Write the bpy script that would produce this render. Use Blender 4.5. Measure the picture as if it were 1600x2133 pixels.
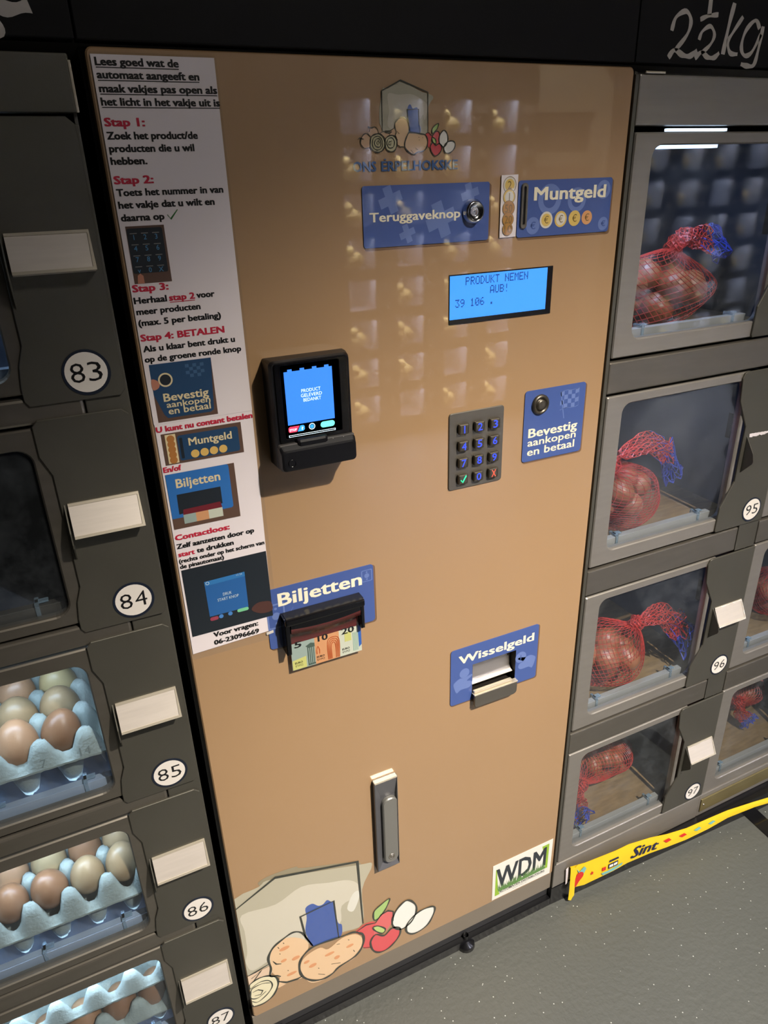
import bpy, bmesh, math, random
from mathutils import Vector, Matrix
from mathutils.geometry import tessellate_polygon
for o in list(bpy.data.objects): bpy.data.objects.remove(o)
scn = bpy.context.scene
COL = scn.collection
PI = math.pi
def lin(c):
    return tuple(((v/255)/12.92 if v/255 <= .04045 else ((v/255+.055)/1.055)**2.4) for v in c)

# ---------------------------------------------------------------- camera
cam = bpy.data.cameras.new('camera'); camo = bpy.data.objects.new('camera', cam); COL.objects.link(camo)
CAM = Vector((-0.0865, -0.8209, 1.3636))
cam.sensor_fit = 'VERTICAL'; cam.sensor_height = 24.0; cam.lens = 1487.25/2133*24.0
cam.clip_start = 0.02; cam.clip_end = 50
right = Vector((0.90305, -0.42857, -0.02879)); fwd = Vector((0.37726, 0.82341, -0.42388)); up = -Vector((-0.20536, -0.37192, -0.90526))
m3 = Matrix((right, up, -fwd)).transposed()
camo.matrix_world = Matrix.Translation(CAM) @ m3.to_4x4()
scn.camera = camo

FLOOR_Z = -0.10
# ---------------------------------------------------------------- world, lamps, exposure
w = bpy.data.worlds.new('world'); scn.world = w; w.use_nodes = True
w.node_tree.nodes['Background'].inputs[0].default_value = (.55, .6, .7, 1)
w.node_tree.nodes['Background'].inputs[1].default_value = 0.05
scn.view_settings.view_transform = 'Standard'; scn.view_settings.look = 'None'
scn.view_settings.exposure = 0.0; scn.view_settings.gamma = 1.0; scn.view_settings.use_curve_mapping = False

def add_spot(name, loc, target, power, color, size, angle, blend):
    l = bpy.data.lights.new(name, 'SPOT'); l.energy = power; l.color = color
    l.shadow_soft_size = size; l.spot_size = math.radians(angle); l.spot_blend = blend
    o = bpy.data.objects.new(name, l); COL.objects.link(o); o.location = loc
    o.rotation_euler = (Vector(target)-Vector(loc)).to_track_quat('-Z', 'Y').to_euler()
    return o
def add_area(name, loc, target, power, color, sx, sy):
    l = bpy.data.lights.new(name, 'AREA'); l.energy = power; l.color = color
    l.shape = 'RECTANGLE'; l.size = sx; l.size_y = sy
    o = bpy.data.objects.new(name, l); COL.objects.link(o); o.location = loc
    o.rotation_euler = (Vector(target)-Vector(loc)).to_track_quat('-Z', 'Y').to_euler()
    return o
KEY = (0.95, -1.80, 2.85)
add_spot('ceiling_spot_light', KEY, (0.46, -.34, FLOOR_Z), 780, (1, .90, .77), .030, 53, 1.0)
add_area('ceiling_fill_light', (1.2, -2.2, 3.03), (1.2, -2.2, 0), 24, (1, .93, .84), .6, .6)  # added fill lifting the ambient level, no known fitting
add_spot('opposite_wall_fill', (2.6, -2.2, 2.95), (2.6, -3.1, .9), 130, (1, .93, .86), .05, 100, .6)  # unseen spot added to brighten the opposite lockers for the door's reflections

# ---------------------------------------------------------------- helpers
MATS = {}
def mat(name, color, rough=.5, metal=0, coat=0, noise=0, nscale=30, bump=0, bscale=200, emit=None, estr=0, stretch=None, spec=.5, coat_rough=.03, trans=0, alpha=1, speck=None):
    if name in MATS: return MATS[name]
    m = bpy.data.materials.new(name); m.use_nodes = True; nt = m.node_tree; b = nt.nodes['Principled BSDF']
    c = lin(color); b.inputs['Base Color'].default_value = (*c, 1)
    b.inputs['Roughness'].default_value = rough; b.inputs['Metallic'].default_value = metal
    b.inputs['Coat Weight'].default_value = coat; b.inputs['Coat Roughness'].default_value = coat_rough
    b.inputs['Specular IOR Level'].default_value = spec
    b.inputs['Transmission Weight'].default_value = trans; b.inputs['Alpha'].default_value = alpha
    if emit: b.inputs['Emission Color'].default_value = (*lin(emit), 1); b.inputs['Emission Strength'].default_value = estr
    if noise or bump or speck:
        tc = nt.nodes.new('ShaderNodeTexCoord'); mp = nt.nodes.new('ShaderNodeMapping'); nt.links.new(tc.outputs['Object'], mp.inputs[0])
        if stretch: mp.inputs['Scale'].default_value = stretch
    if noise:
        n = nt.nodes.new('ShaderNodeTexNoise'); n.inputs['Scale'].default_value = nscale; n.inputs['Detail'].default_value = 5
        nt.links.new(mp.outputs[0], n.inputs['Vector'])
        mx = nt.nodes.new('ShaderNodeMix'); mx.data_type = 'RGBA'
        nt.links.new(n.outputs['Fac'], mx.inputs['Factor'])
        mx.inputs['A'].default_value = (*[v*(1-noise) for v in c], 1); mx.inputs['B'].default_value = (*[min(1, v*(1+noise)) for v in c], 1)
        last = mx.outputs['Result']
        if speck:
            v = nt.nodes.new('ShaderNodeTexVoronoi'); v.inputs['Scale'].default_value = speck[1]; nt.links.new(mp.outputs[0], v.inputs['Vector'])
            lt = nt.nodes.new('ShaderNodeMath'); lt.operation = 'LESS_THAN'; lt.inputs[1].default_value = speck[2]
            nt.links.new(v.outputs['Distance'], lt.inputs[0])
            m2 = nt.nodes.new('ShaderNodeMix'); m2.data_type = 'RGBA'; nt.links.new(lt.outputs[0], m2.inputs['Factor'])
            nt.links.new(last, m2.inputs['A']); m2.inputs['B'].default_value = (*lin(speck[0]), 1); last = m2.outputs['Result']
        nt.links.new(last, b.inputs['Base Color'])
        mr = nt.nodes.new('ShaderNodeMapRange'); mr.inputs['To Min'].default_value = max(0, rough-.07); mr.inputs['To Max'].default_value = min(1, rough+.07)
        nt.links.new(n.outputs['Fac'], mr.inputs['Value']); nt.links.new(mr.outputs[0], b.inputs['Roughness'])
    if bump:
        n2 = nt.nodes.new('ShaderNodeTexNoise'); n2.inputs['Scale'].default_value = bscale; n2.inputs['Detail'].default_value = 3
        nt.links.new(mp.outputs[0], n2.inputs['Vector'])
        bp = nt.nodes.new('ShaderNodeBump'); bp.inputs['Strength'].default_value = bump; bp.inputs['Distance'].default_value = .0016 if name == 'painted_floor' else .001
        nt.links.new(n2.outputs['Fac'], bp.inputs['Height']); nt.links.new(bp.outputs[0], b.inputs['Normal'])
    MATS[name] = m; return m
def pane_mat(name, tint, haze, hz=.05):
    m = bpy.data.materials.new(name); m.use_nodes = True; nt = m.node_tree
    for n in list(nt.nodes): nt.nodes.remove(n)
    out = nt.nodes.new('ShaderNodeOutputMaterial'); tr = nt.nodes.new('ShaderNodeBsdfTransparent'); tr.inputs[0].default_value = (*tint, 1)
    gl = nt.nodes.new('ShaderNodeBsdfGlossy'); gl.inputs['Roughness'].default_value = .04
    fr = nt.nodes.new('ShaderNodeFresnel'); ge = nt.nodes.new('ShaderNodeNewGeometry'); io = nt.nodes.new('ShaderNodeMapRange')
    io.inputs['To Min'].default_value = 1.42; io.inputs['To Max'].default_value = 1/1.42; nt.links.new(ge.outputs['Backfacing'], io.inputs['Value']); nt.links.new(io.outputs[0], fr.inputs[0])
    mx = nt.nodes.new('ShaderNodeMixShader'); nt.links.new(fr.outputs[0], mx.inputs[0]); nt.links.new(tr.outputs[0], mx.inputs[1]); nt.links.new(gl.outputs[0], mx.inputs[2])
    df = nt.nodes.new('ShaderNodeBsdfDiffuse'); df.inputs[0].default_value = (.6, .65, .7, 1)
    tc = nt.nodes.new('ShaderNodeTexCoord'); no = nt.nodes.new('ShaderNodeTexNoise'); no.inputs['Scale'].default_value = 9; no.inputs['Detail'].default_value = 8; no.inputs['Roughness'].default_value = .7
    nt.links.new(tc.outputs['Object'], no.inputs['Vector'])
    mr = nt.nodes.new('ShaderNodeMapRange'); mr.inputs['From Min'].default_value = .45; mr.inputs['From Max'].default_value = .75; mr.inputs['To Min'].default_value = haze*.4; mr.inputs['To Max'].default_value = haze+hz
    nt.links.new(no.outputs['Fac'], mr.inputs['Value'])
    m2 = nt.nodes.new('ShaderNodeMixShader'); nt.links.new(mr.outputs[0], m2.inputs[0]); nt.links.new(mx.outputs[0], m2.inputs[1]); nt.links.new(df.outputs[0], m2.inputs[2])
    nt.links.new(m2.outputs[0], out.inputs[0]); MATS[name] = m; return m

M_BROWN = mat('brown_wrap', (169, 136, 99), .42, coat=1, coat_rough=.025, noise=.05, nscale=3, bump=.05, bscale=900)
M_STEEL = mat('brushed_dark_steel', (122, 117, 108), .42, metal=.75, noise=.14, nscale=14, stretch=(1, 1, 6), bump=.05, bscale=500)
M_PLATE = mat('lock_plate_steel', (92, 90, 82), .5, metal=.55, noise=.12, nscale=9, bump=.06, bscale=600)
M_BRIGHT = mat('bright_steel', (185, 178, 168), .34, metal=.9, noise=.1, nscale=20, stretch=(1, 1, 12))
M_DOOR = mat('door_frame_steel', (150, 145, 138), .38, metal=.55, noise=.12, nscale=12, stretch=(1, 1, 8), bump=.04, bscale=500)
M_BLACK = mat('black_lacquer', (14, 14, 17), .35, coat=.4)
M_BOARD = mat('chalkboard_black', (9, 9, 12), .6, noise=.3, nscale=6, spec=.2)
M_PLASTIC = mat('black_plastic', (9, 9, 13), .42, bump=.1, bscale=900, spec=.3)
M_PLASTIC2 = mat('black_gloss_plastic', (6, 6, 9), .22, spec=.4)
M_ALU = mat('brushed_aluminium_label', (205, 197, 188), .45, metal=.35, noise=.08, nscale=25, stretch=(1, 1, 14))
M_BASE = mat('base_panel_lit_steel', (140, 130, 116), .45, metal=.3, noise=.1, nscale=8)  # paler copy of the steel, light on the base put into its colour
M_ALU2 = mat('aluminium_lip', (235, 225, 205), .25, metal=.6)
M_BLUE = mat('sign_blue', (66, 90, 156), .4, coat=.6)
M_BLUE2 = mat('sign_pale_blue', (104, 126, 186), .4, coat=.6)
M_CREAM = mat('sign_cream', (248, 240, 214), .4, coat=.4)
M_SHADE = mat('print_drop_shadow', (118, 88, 60), .42, coat=1, coat_rough=.03)
M_PAPER = mat('paper_white', (236, 227, 230), .5, coat=.8, coat_rough=.12, noise=.02, nscale=4)
M_INK = mat('ink_black', (16, 16, 18), .4, coat=.6)
M_RED = mat('ink_red', (196, 38, 66), .4, coat=.6)
M_LAM = pane_mat('laminate_film', (1, 1, 1), .03, .02)
M_CELL = mat('compartment_grey', (74, 80, 92), .4, metal=.4, noise=.1, nscale=10)
M_CELL2 = mat('compartment_steel_floor', (150, 160, 178), .22, metal=.8, noise=.08, nscale=8)
M_LED = mat('led_strip', (255, 255, 255), .4, emit=(190, 222, 255), estr=3)
M_LEDOFF = mat('led_strip_off', (120, 124, 130), .5)
M_PANE = pane_mat('acrylic_pane', (.90, .93, .96), .02, .035)
M_CLIP = mat('clear_clip', (200, 225, 240), .1, trans=.8)
M_WOOD = mat('worn_plywood', (134, 108, 74), .6, noise=.5, nscale=9, stretch=(3, 14, 1), bump=.2, bscale=80)
M_DISC = mat('number_white', (236, 230, 222), .45, coat=.3)
M_NAVY = mat('number_navy', (18, 28, 46), .45, coat=.3)
M_CHALK = mat('chalk_marker', (182, 176, 170), .8, noise=.2, nscale=60)
M_FLOOR = mat('painted_floor', (86, 88, 84), .45, noise=.14, nscale=3, bump=1.0, bscale=90, speck=((190, 194, 190), 62, .072))
M_WALL = mat('dark_wall', (50, 48, 47), .8, noise=.1, nscale=3)
M_CEIL = mat('ceiling_grey', (96, 92, 88), .8, noise=.05, nscale=3)
M_PULP = mat('egg_tray_pulp', (132, 142, 136), .9, noise=.12, nscale=60, bump=.9, bscale=260)
M_NET = mat('red_net', (186, 52, 42), .4)
M_NETB = mat('blue_net', (40, 62, 170), .4)
M_ONION = mat('onion_skin', (150, 92, 56), .42, noise=.3, nscale=40, stretch=(1, 1, .3))
M_YEL = mat('banner_yellow', (234, 200, 34), .45, noise=.06, nscale=20)

def new_obj(name, mesh, parent=None, m=None, loc=None):
    o = bpy.data.objects.new(name, mesh); COL.objects.link(o)
    if m is not None and not mesh.materials: mesh.materials.append(m)
    if parent is not None: o.parent = parent
    if loc is not None: o.location = loc
    return o
def wloc(p):
    v = Vector((0, 0, 0))
    while p is not None: v += p.location; p = p.parent
    return v
class MB:
    """collects world-space geometry; build() links it as one mesh under its parent"""
    def __init__(s): s.v = []; s.f = []; s.mi = []; s.cur = 0; s.smooth = []
    def add(s, vs, fs, smooth=False):
        n = len(s.v); s.v += [tuple(v) for v in vs]
        for f in fs: s.f.append(tuple(i+n for i in f)); s.mi.append(s.cur); s.smooth.append(smooth)
    def box(s, x0, x1, y0, y1, z0, z1, b=0):
        if b <= 0:
            vs = [(x, y, z) for x in (x0, x1) for y in (y0, y1) for z in (z0, z1)]
            s.add(vs, [(0, 1, 3, 2), (4, 6, 7, 5), (0, 4, 5, 1), (2, 3, 7, 6), (0, 2, 6, 4), (1, 5, 7, 3)]); return
        bm = bmesh.new(); bmesh.ops.create_cube(bm, size=1)
        for v in bm.verts: v.co = Vector(((x0+x1)/2+v.co.x*(x1-x0), (y0+y1)/2+v.co.y*(y1-y0), (z0+z1)/2+v.co.z*(z1-z0)))
        bmesh.ops.bevel(bm, geom=bm.edges[:], offset=b, segments=2, affect='EDGES', profile=.5)
        s.bm(bm)
    def bm(s, bm, smooth=False, M=None):
        bm.verts.index_update()
        s.add([(M @ v.co if M else v.co) for v in bm.verts], [tuple(v.index for v in f.verts) for f in bm.faces], smooth); bm.free()
    def slab(s, poly, y, t, holes=(), bev=0):
        """polygon in x,z (front at y, thickness t backwards), optional holes"""
        loops = [poly]+list(holes)
        area = sum(poly[i][0]*poly[(i+1) % len(poly)][1]-poly[(i+1) % len(poly)][0]*poly[i][1] for i in range(len(poly)))
        def inset(pl, d, sgn):
            n = len(pl); r = []
            a = sum(pl[i][0]*pl[(i+1) % n][1]-pl[(i+1) % n][0]*pl[i][1] for i in range(n))
            k = sgn*(1 if a > 0 else -1)
            for i in range(n):
                p0, p1, p2 = Vector(pl[i-1]), Vector(pl[i]), Vector(pl[(i+1) % n])
                d1 = (p1-p0).normalized(); d2 = (p2-p1).normalized()
                n1 = Vector((-d1.y, d1.x)); n2 = Vector((-d2.y, d2.x)); nn = (n1+n2)
                nn = nn.normalized() if nn.length > 1e-6 else n1
                c = max(.4, nn.dot(n1)); r.append(tuple(p1+nn*(k*d/c)))
            return r
        front = [inset(l, bev, 1 if i == 0 else -1) if bev else l for i, l in enumerate(loops)]
        pts = [p for l in front for p in l]
        tris = tessellate_polygon([[Vector((p[0], p[1], 0)) for p in l] for l in front])
        base = len(s.v)
        s.add([(p[0], y, p[1]) for p in pts], [tuple(tr) for tr in tris])
        if t > 0:
            if bev: s.add([(p[0], y+bev, p[1]) for l in loops for p in l], [])
            s.add([(p[0], y+t, p[1]) for l in loops for p in l], [tuple(reversed(tr)) for tr in tris])
            N = len(pts); k = 0
            for l in loops:
                n = len(l)
                for i in range(n):
                    a, b_ = k+i, k+(i+1) % n
                    if bev:
                        s.f.append((base+a, base+b_, base+N+b_, base+N+a)); s.f.append((base+N+a, base+N+b_, base+2*N+b_, base+2*N+a)); s.mi += [s.cur]*2; s.smooth += [False]*2
                    else:
                        s.f.append((base+a, base+b_, base+N+b_, base+N+a)); s.mi.append(s.cur); s.smooth.append(False)
                k += n
    def cyl(s, c, r, axis, h, n=24, r2=None, cap=True, smooth=True):
        """frustum from c along axis vector, length h"""
        r2 = r if r2 is None else r2; a = Vector(axis).normalized(); u = a.orthogonal().normalized(); v = a.cross(u); c = Vector(c)
        vs = [c+(u*math.cos(2*PI*i/n)+v*math.sin(2*PI*i/n))*r for i in range(n)]+[c+a*h+(u*math.cos(2*PI*i/n)+v*math.sin(2*PI*i/n))*r2 for i in range(n)]
        s.add(vs, [(i, (i+1) % n, n+(i+1) % n, n+i) for i in range(n)], smooth)
        if cap: s.add(vs[:n], [tuple(reversed(range(n)))]); s.add(vs[n:], [tuple(range(n))])
    def lathe(s, c, prof, axis=(0, -1, 0), n=28):
        """prof: list of (radius, distance along axis)"""
        a = Vector(axis).normalized(); u = a.orthogonal().normalized(); v = a.cross(u); c = Vector(c); vs = []
        for r, d in prof: vs += [c+a*d+(u*math.cos(2*PI*i/n)+v*math.sin(2*PI*i/n))*r for i in range(n)]
        fs = [(k*n+i, k*n+(i+1) % n, (k+1)*n+(i+1) % n, (k+1)*n+i) for k in range(len(prof)-1) for i in range(n)]
        s.add(vs, fs, True)
    def ellipsoid(s, c, r, seg=14, ring=9, M=None):
        vs = []; c = Vector(c)
        for j in range(ring+1):
            t = PI*j/ring
            for i in range(seg):
                p = Vector((r[0]*math.sin(t)*math.cos(2*PI*i/seg), r[1]*math.sin(t)*math.sin(2*PI*i/seg), r[2]*math.cos(t)))
                vs.append(c+(M @ p if M else p))
        s.add(vs, [(j*seg+i, j*seg+(i+1) % seg, (j+1)*seg+(i+1) % seg, (j+1)*seg+i) for j in range(ring) for i in range(seg)], True)
    def tube(s, pts, r, n=3):
        for a, b in zip(pts, pts[1:]):
            a, b = Vector(a), Vector(b); d = b-a
            if d.length < 1e-6: continue
            d.normalize(); u = d.orthogonal().normalized(); v = d.cross(u)
            vs = [p+(u*math.cos(2*PI*i/n)+v*math.sin(2*PI*i/n))*r for p in (a, b) for i in range(n)]
            s.add(vs, [(i, (i+1) % n, n+(i+1) % n, n+i) for i in range(n)])
    def stroke(s, pts, w, y, closed=False, smooth=True, taper=True):
        P = [Vector(p) for p in pts]
        if smooth and len(P) > 2:
            n = len(P); Q = []
            rng = range(n) if closed else range(n-1)
            for i in rng:
                p0 = P[(i-1) % n] if (closed or i > 0) else P[i]; p1 = P[i]; p2 = P[(i+1) % n]; p3 = P[(i+2) % n] if (closed or i+2 < n) else p2
                for k in range(5):
                    t = k/5; Q.append(.5*((2*p1)+(p2-p0)*t+(2*p0-5*p1+4*p2-p3)*t*t+(3*p1-p0-3*p2+p3)*t**3))
            if not closed: Q.append(P[-1])
            P = Q
        n = len(P); L = []
        for i in range(n):
            a = P[i-1] if (closed or i > 0) else P[i]; b = P[(i+1) % n] if (closed or i < n-1) else P[i]
            d = (b-a); d = d.normalized() if d.length > 1e-9 else Vector((1, 0)); nn = Vector((-d.y, d.x))
            ww = w/2*(1 if closed or not taper else (.45+.55*math.sin(PI*min(1, max(0, i/(n-1)))))) * (1+.22*math.sin(i*.9))
            L.append((P[i]+nn*ww, P[i]-nn*ww))
        vs = [(p.x, y, p.y) for pr in L for p in pr]
        s.add(vs, [(2*i, 2*i+1, (2*i+3) % (2*n), (2*i+2) % (2*n)) for i in range(n if closed else n-1)])
    def disc(s, x, z, r, y, n=28, rz=None):
        rz = rz or r; s.add([(x+r*math.cos(2*PI*i/n), y, z+rz*math.sin(2*PI*i/n)) for i in range(n)], [tuple(range(n))])
    def ring(s, x, z, r1, r2, y, n=28):
        s.add([(x+r*math.cos(2*PI*i/n), y, z+r*math.sin(2*PI*i/n)) for r in (r1, r2) for i in range(n)], [(i, (i+1) % n, n+(i+1) % n, n+i) for i in range(n)])
    def build(s, name, m, parent=None, loc=None, relative=True):
        me = bpy.data.meshes.new(name); off = wloc(parent) if (parent is not None and relative) else Vector((0, 0, 0))
        me.from_pydata([tuple(Vector(v)-off) for v in s.v], [], s.f); me.update()
        ms = m if isinstance(m, (list, tuple)) else [m]
        for q in ms: me.materials.append(q)
        if len(ms) > 1: me.polygons.foreach_set('material_index', s.mi)
        me.polygons.foreach_set('use_smooth', s.smooth)
        return new_obj(name, me, parent, None, loc)
def rrect(x0, x1, z0, z1, r, n=5):
    r4 = r if isinstance(r, (list, tuple)) else (r,)*4   # bl, br, tr, tl
    cs = [(x0, z0, PI, 0), (x1, z0, 1.5*PI, 1), (x1, z1, 0, 2), (x0, z1, .5*PI, 3)]; P = []
    for cx, cz, a0, k in cs:
        rr = r4[k]
        if rr <= 0: P.append((cx, cz)); continue
        ox = cx+(rr if cx == x0 else -rr); oz = cz+(rr if cz == z0 else -rr)
        for i in range(n+1):
            a = a0+.5*PI*i/n; P.append((ox+rr*math.cos(a), oz+rr*math.sin(a)))
    return P
def smooth_poly(P, k=4):
    n = len(P); Q = []
    for i in range(n):
        p0, p1, p2, p3 = [Vector(P[(i+j) % n]) for j in (-1, 0, 1, 2)]
        for s_ in range(k):
            t = s_/k; Q.append(tuple(.5*((2*p1)+(p2-p0)*t+(2*p0-5*p1+4*p2-p3)*t*t+(3*p1-p0-3*p2+p3)*t**3)))
    return Q
_tc = {}
def glyphs(txt, bold, shear, spacing):
    key = (txt, bold, shear, spacing)
    if key in _tc: return _tc[key]
    c = bpy.data.curves.new('t', 'FONT'); c.body = txt; c.size = 1; c.offset = bold; c.resolution_u = 2; c.shear = shear; c.space_character = spacing
    o = bpy.data.objects.new('t', c); COL.objects.link(o)
    dg = bpy.context.evaluated_depsgraph_get(); me = o.evaluated_get(dg).to_mesh()
    vs = [(v.co.x, v.co.y) for v in me.vertices]; fs = [tuple(p.vertices) for p in me.polygons]
    o.evaluated_get(dg).to_mesh_clear(); bpy.data.objects.remove(o); bpy.data.curves.remove(c)
    _tc[key] = (vs, fs); return vs, fs
CAPH = None
def text(mb, txt, x0, x1, z, cap, y, bold=.02, shear=0, spacing=1, slope=0, center=None):
    """flat lettering: spans x0..x1, baseline z, capital height cap"""
    global CAPH
    if CAPH is None:
        v, _ = glyphs('H', 0, 0, 1); CAPH = max(p[1] for p in v)
    vs, fs = glyphs(txt, bold if bold < .012 else 0, shear, spacing)
    if not vs: return
    a = min(p[0] for p in vs); b = max(p[0] for p in vs); k = cap/CAPH; hb = bold*.75 if bold > .012 else 0
    if x1 is None:
        kx = k; 
        if center is not None: x0 = center-(b-a)*k/2
    else: kx = (x1-x0)/(b-a)
    for n_, (dx, dz) in enumerate([(0, 0)] if not hb else [(-hb, -hb*.6), (hb, -hb*.6), (-hb, hb*.6), (hb, hb*.6), (0, 0)]):
        mb.add([(x0+(p[0]-a+dx)*kx, y-.00002*n_, z+(p[1]+dz)*k+slope*(p[0]-a)*kx) for p in vs], fs)
F57 = {'P': '11110 10001 10001 11110 10000 10000 10000', 'R': '11110 10001 10001 11110 10100 10010 10001', 'O': '01110 10001 10001 10001 10001 10001 01110',
 'D': '11100 10010 10001 10001 10001 10010 11100', 'U': '10001 10001 10001 10001 10001 10001 01110', 'K': '10001 10010 10100 11000 10100 10010 10001', 'T': '11111 00100 00100 00100 00100 00100 00100',
 'N': '10001 10001 11001 10101 10011 10001 10001', 'E': '11111 10000 10000 11110 10000 10000 11111', 'M': '10001 11011 10101 10101 10001 10001 10001', 'A': '01110 10001 10001 10001 11111 10001 10001',
 'B': '11110 10001 10001 11110 10001 10001 11110', '!': '00100 00100 00100 00100 00000 00000 00100', '3': '11111 00010 00100 00010 00001 10001 01110', '9': '01110 10001 10001 01111 00001 00010 01100',
 '1': '00100 01100 00100 00100 00100 00100 01110', '0': '01110 10001 10011 10101 11001 10001 01110', '6': '00110 01000 10000 11110 10001 10001 01110', '.': '00000 00000 00000 00000 00000 01100 01100'}
def dot_text(mb, txt, x0, z0, cw, ch, y):
    """5 x 7 dot-matrix lettering as a display draws it"""
    dx, dz = cw/6, ch/7
    for n_, c in enumerate(txt):
        if c not in F57: continue
        for r_, row in enumerate(F57[c].split()):
            for k_, v in enumerate(row):
                if v == '1':
                    a, b = x0+n_*cw+k_*dx, z0+(6-r_)*dz
                    mb.add([(a, y, b), (a+dx*.94, y, b), (a+dx*.94, y, b+dz*.94), (a, y, b+dz*.94)], [(0, 1, 2, 3)])
def thing(name, label, cat, loc=(0, 0, 0), group=None):
    o = bpy.data.objects.new(name, None); COL.objects.link(o); o.location = loc; o.empty_display_size = .02
    o['label'] = label; o['category'] = cat
    if group: o['group'] = group
    return o
def tag(o, label, cat, group=None):
    o['label'] = label; o['category'] = cat
    if group: o['group'] = group
    return o
def struct(mb, name, m): o = mb.build(name, m); o['kind'] = 'structure'; return o
def dup(root, loc, label=None, group=None, rot=None):
    r_ = root.copy(); COL.objects.link(r_); r_.location = loc
    if rot: r_.rotation_euler = rot
    if label: r_['label'] = label
    if group: r_['group'] = group
    for ch in [c for c in root.children]:
        c = ch.copy(); COL.objects.link(c); c.parent = r_
        for g in [x for x in ch.children]:
            d = g.copy(); COL.objects.link(d); d.parent = c
    return r_
random.seed(4)
FZ = -0.10      # floor height (the brown door's lower edge is z = 0)
# measured once from the place: positions are metres on the door face (x, z)
PAPER_TEXT = [('Lees goed wat de', 'k', 0.0074, 0.084, 1.4666, 1),
 ('automaat aangeeft en', 'k', 0.0072, 0.1026, 1.456, 1),
 ('maak vakjes pas open als', 'k', 0.0072, 0.1189, 1.4447, 1),
 ('het licht in het vakje uit is', 'k', 0.0069, 0.1204, 1.4337, 1),
 ('Stap 1:', 'r', 0.0068, 0.0437, 1.4162, 2),
 ('Zoek het product/de', 'k', 0.0069, 0.094, 1.4049, 0),
 ('producten die u wil', 'k', 0.007, 0.089, 1.3938, 0),
 ('hebben.', 'k', 0.0064, 0.0405, 1.3828, 0),
 ('Stap 2:', 'r', 0.0064, 0.0438, 1.3655, 2),
 ('Toets het nummer in van', 'k', 0.0068, 0.1138, 1.3544, 0),
 ('het vakje dat u wilt en', 'k', 0.0066, 0.1031, 1.343, 0),
 ('daarna op', 'k', 0.0068, 0.0493, 1.3311, 0),
 ('Stap 3:', 'r', 0.0062, 0.0426, 1.2618, 2),
 ('Herhaal', 'k', 0.0056, 0.0392, 1.2498, 0),
 ('stap 2', 'r', 0.0423, 0.0692, 1.25, 1),
 ('voor', 'k', 0.0719, 0.091, 1.2502, 0),
 ('meer producten', 'k', 0.0062, 0.0738, 1.2383, 0),
 ('(max. 5 per betaling)', 'k', 0.0063, 0.0951, 1.2265, 0),
 ('Stap 4: BETALEN', 'r', 0.006, 0.097, 1.2103, 2),
 ('Als u klaar bent drukt u', 'k', 0.0066, 0.1077, 1.1986, 0),
 ('op de groene ronde knop', 'k', 0.0063, 0.1138, 1.1872, 0),
 ('U kunt nu contant betalen', 'r', 0.0055, 0.1182, 1.1064, 0),
 ('En/of', 'r', 0.006, 0.0263, 1.0569, 0),
 ('Contactloos:', 'r', 0.0062, 0.0733, 0.9671, 2),
 ('Zelf aanzetten door op', 'k', 0.0062, 0.1039, 0.9553, 0),
 ('start', 'r', 0.0065, 0.0263, 0.944, 0),
 ('te drukken', 'k', 0.0295, 0.0758, 0.9444, 0),
 ('(rechts onder op het scherm van', 'k', 0.006, 0.1154, 0.9351, 0),
 ('de pinautomaat)', 'k', 0.0061, 0.0612, 0.9272, 0),
 ('Voor vragen:', 'k', 0.034, 0.0943, 0.8154, 2),
 ('06-23096669', 'k', 0.0332, 0.0944, 0.8032, 2)]
PHOTO_RECTS = {'keypad': [(0.0092, 1.3261), (0.0481, 1.326), (0.0473, 1.2695), (0.0091, 1.2701)], 'confirm': [(0.0092, 1.1838), (0.0779, 1.1841), (0.0782, 1.1176), (0.0098, 1.1176)], 'coin': [(0.0096, 1.1039), (0.1034, 1.103), (0.1033, 1.0651), (0.0095, 1.0651)], 'note': [(0.0065, 1.0537), (0.0891, 1.0538), (0.0894, 0.9821), (0.0068, 0.9815)], 'terminal': [(0.0067, 0.9242), (0.1172, 0.9254), (0.1152, 0.8262), (0.0057, 0.824)], 'check': [(0.053, 1.3359), (0.0546, 1.3331), (0.0568, 1.3316), (0.0639, 1.3396)], 'seam': [(0.004, 1.1163), (0.1187, 1.1147)], 'papercorners': [(0.0064, 1.4761), (0.1219, 1.4761), (0.1155, 0.8014), (-0.001, 0.7967)]}
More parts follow.
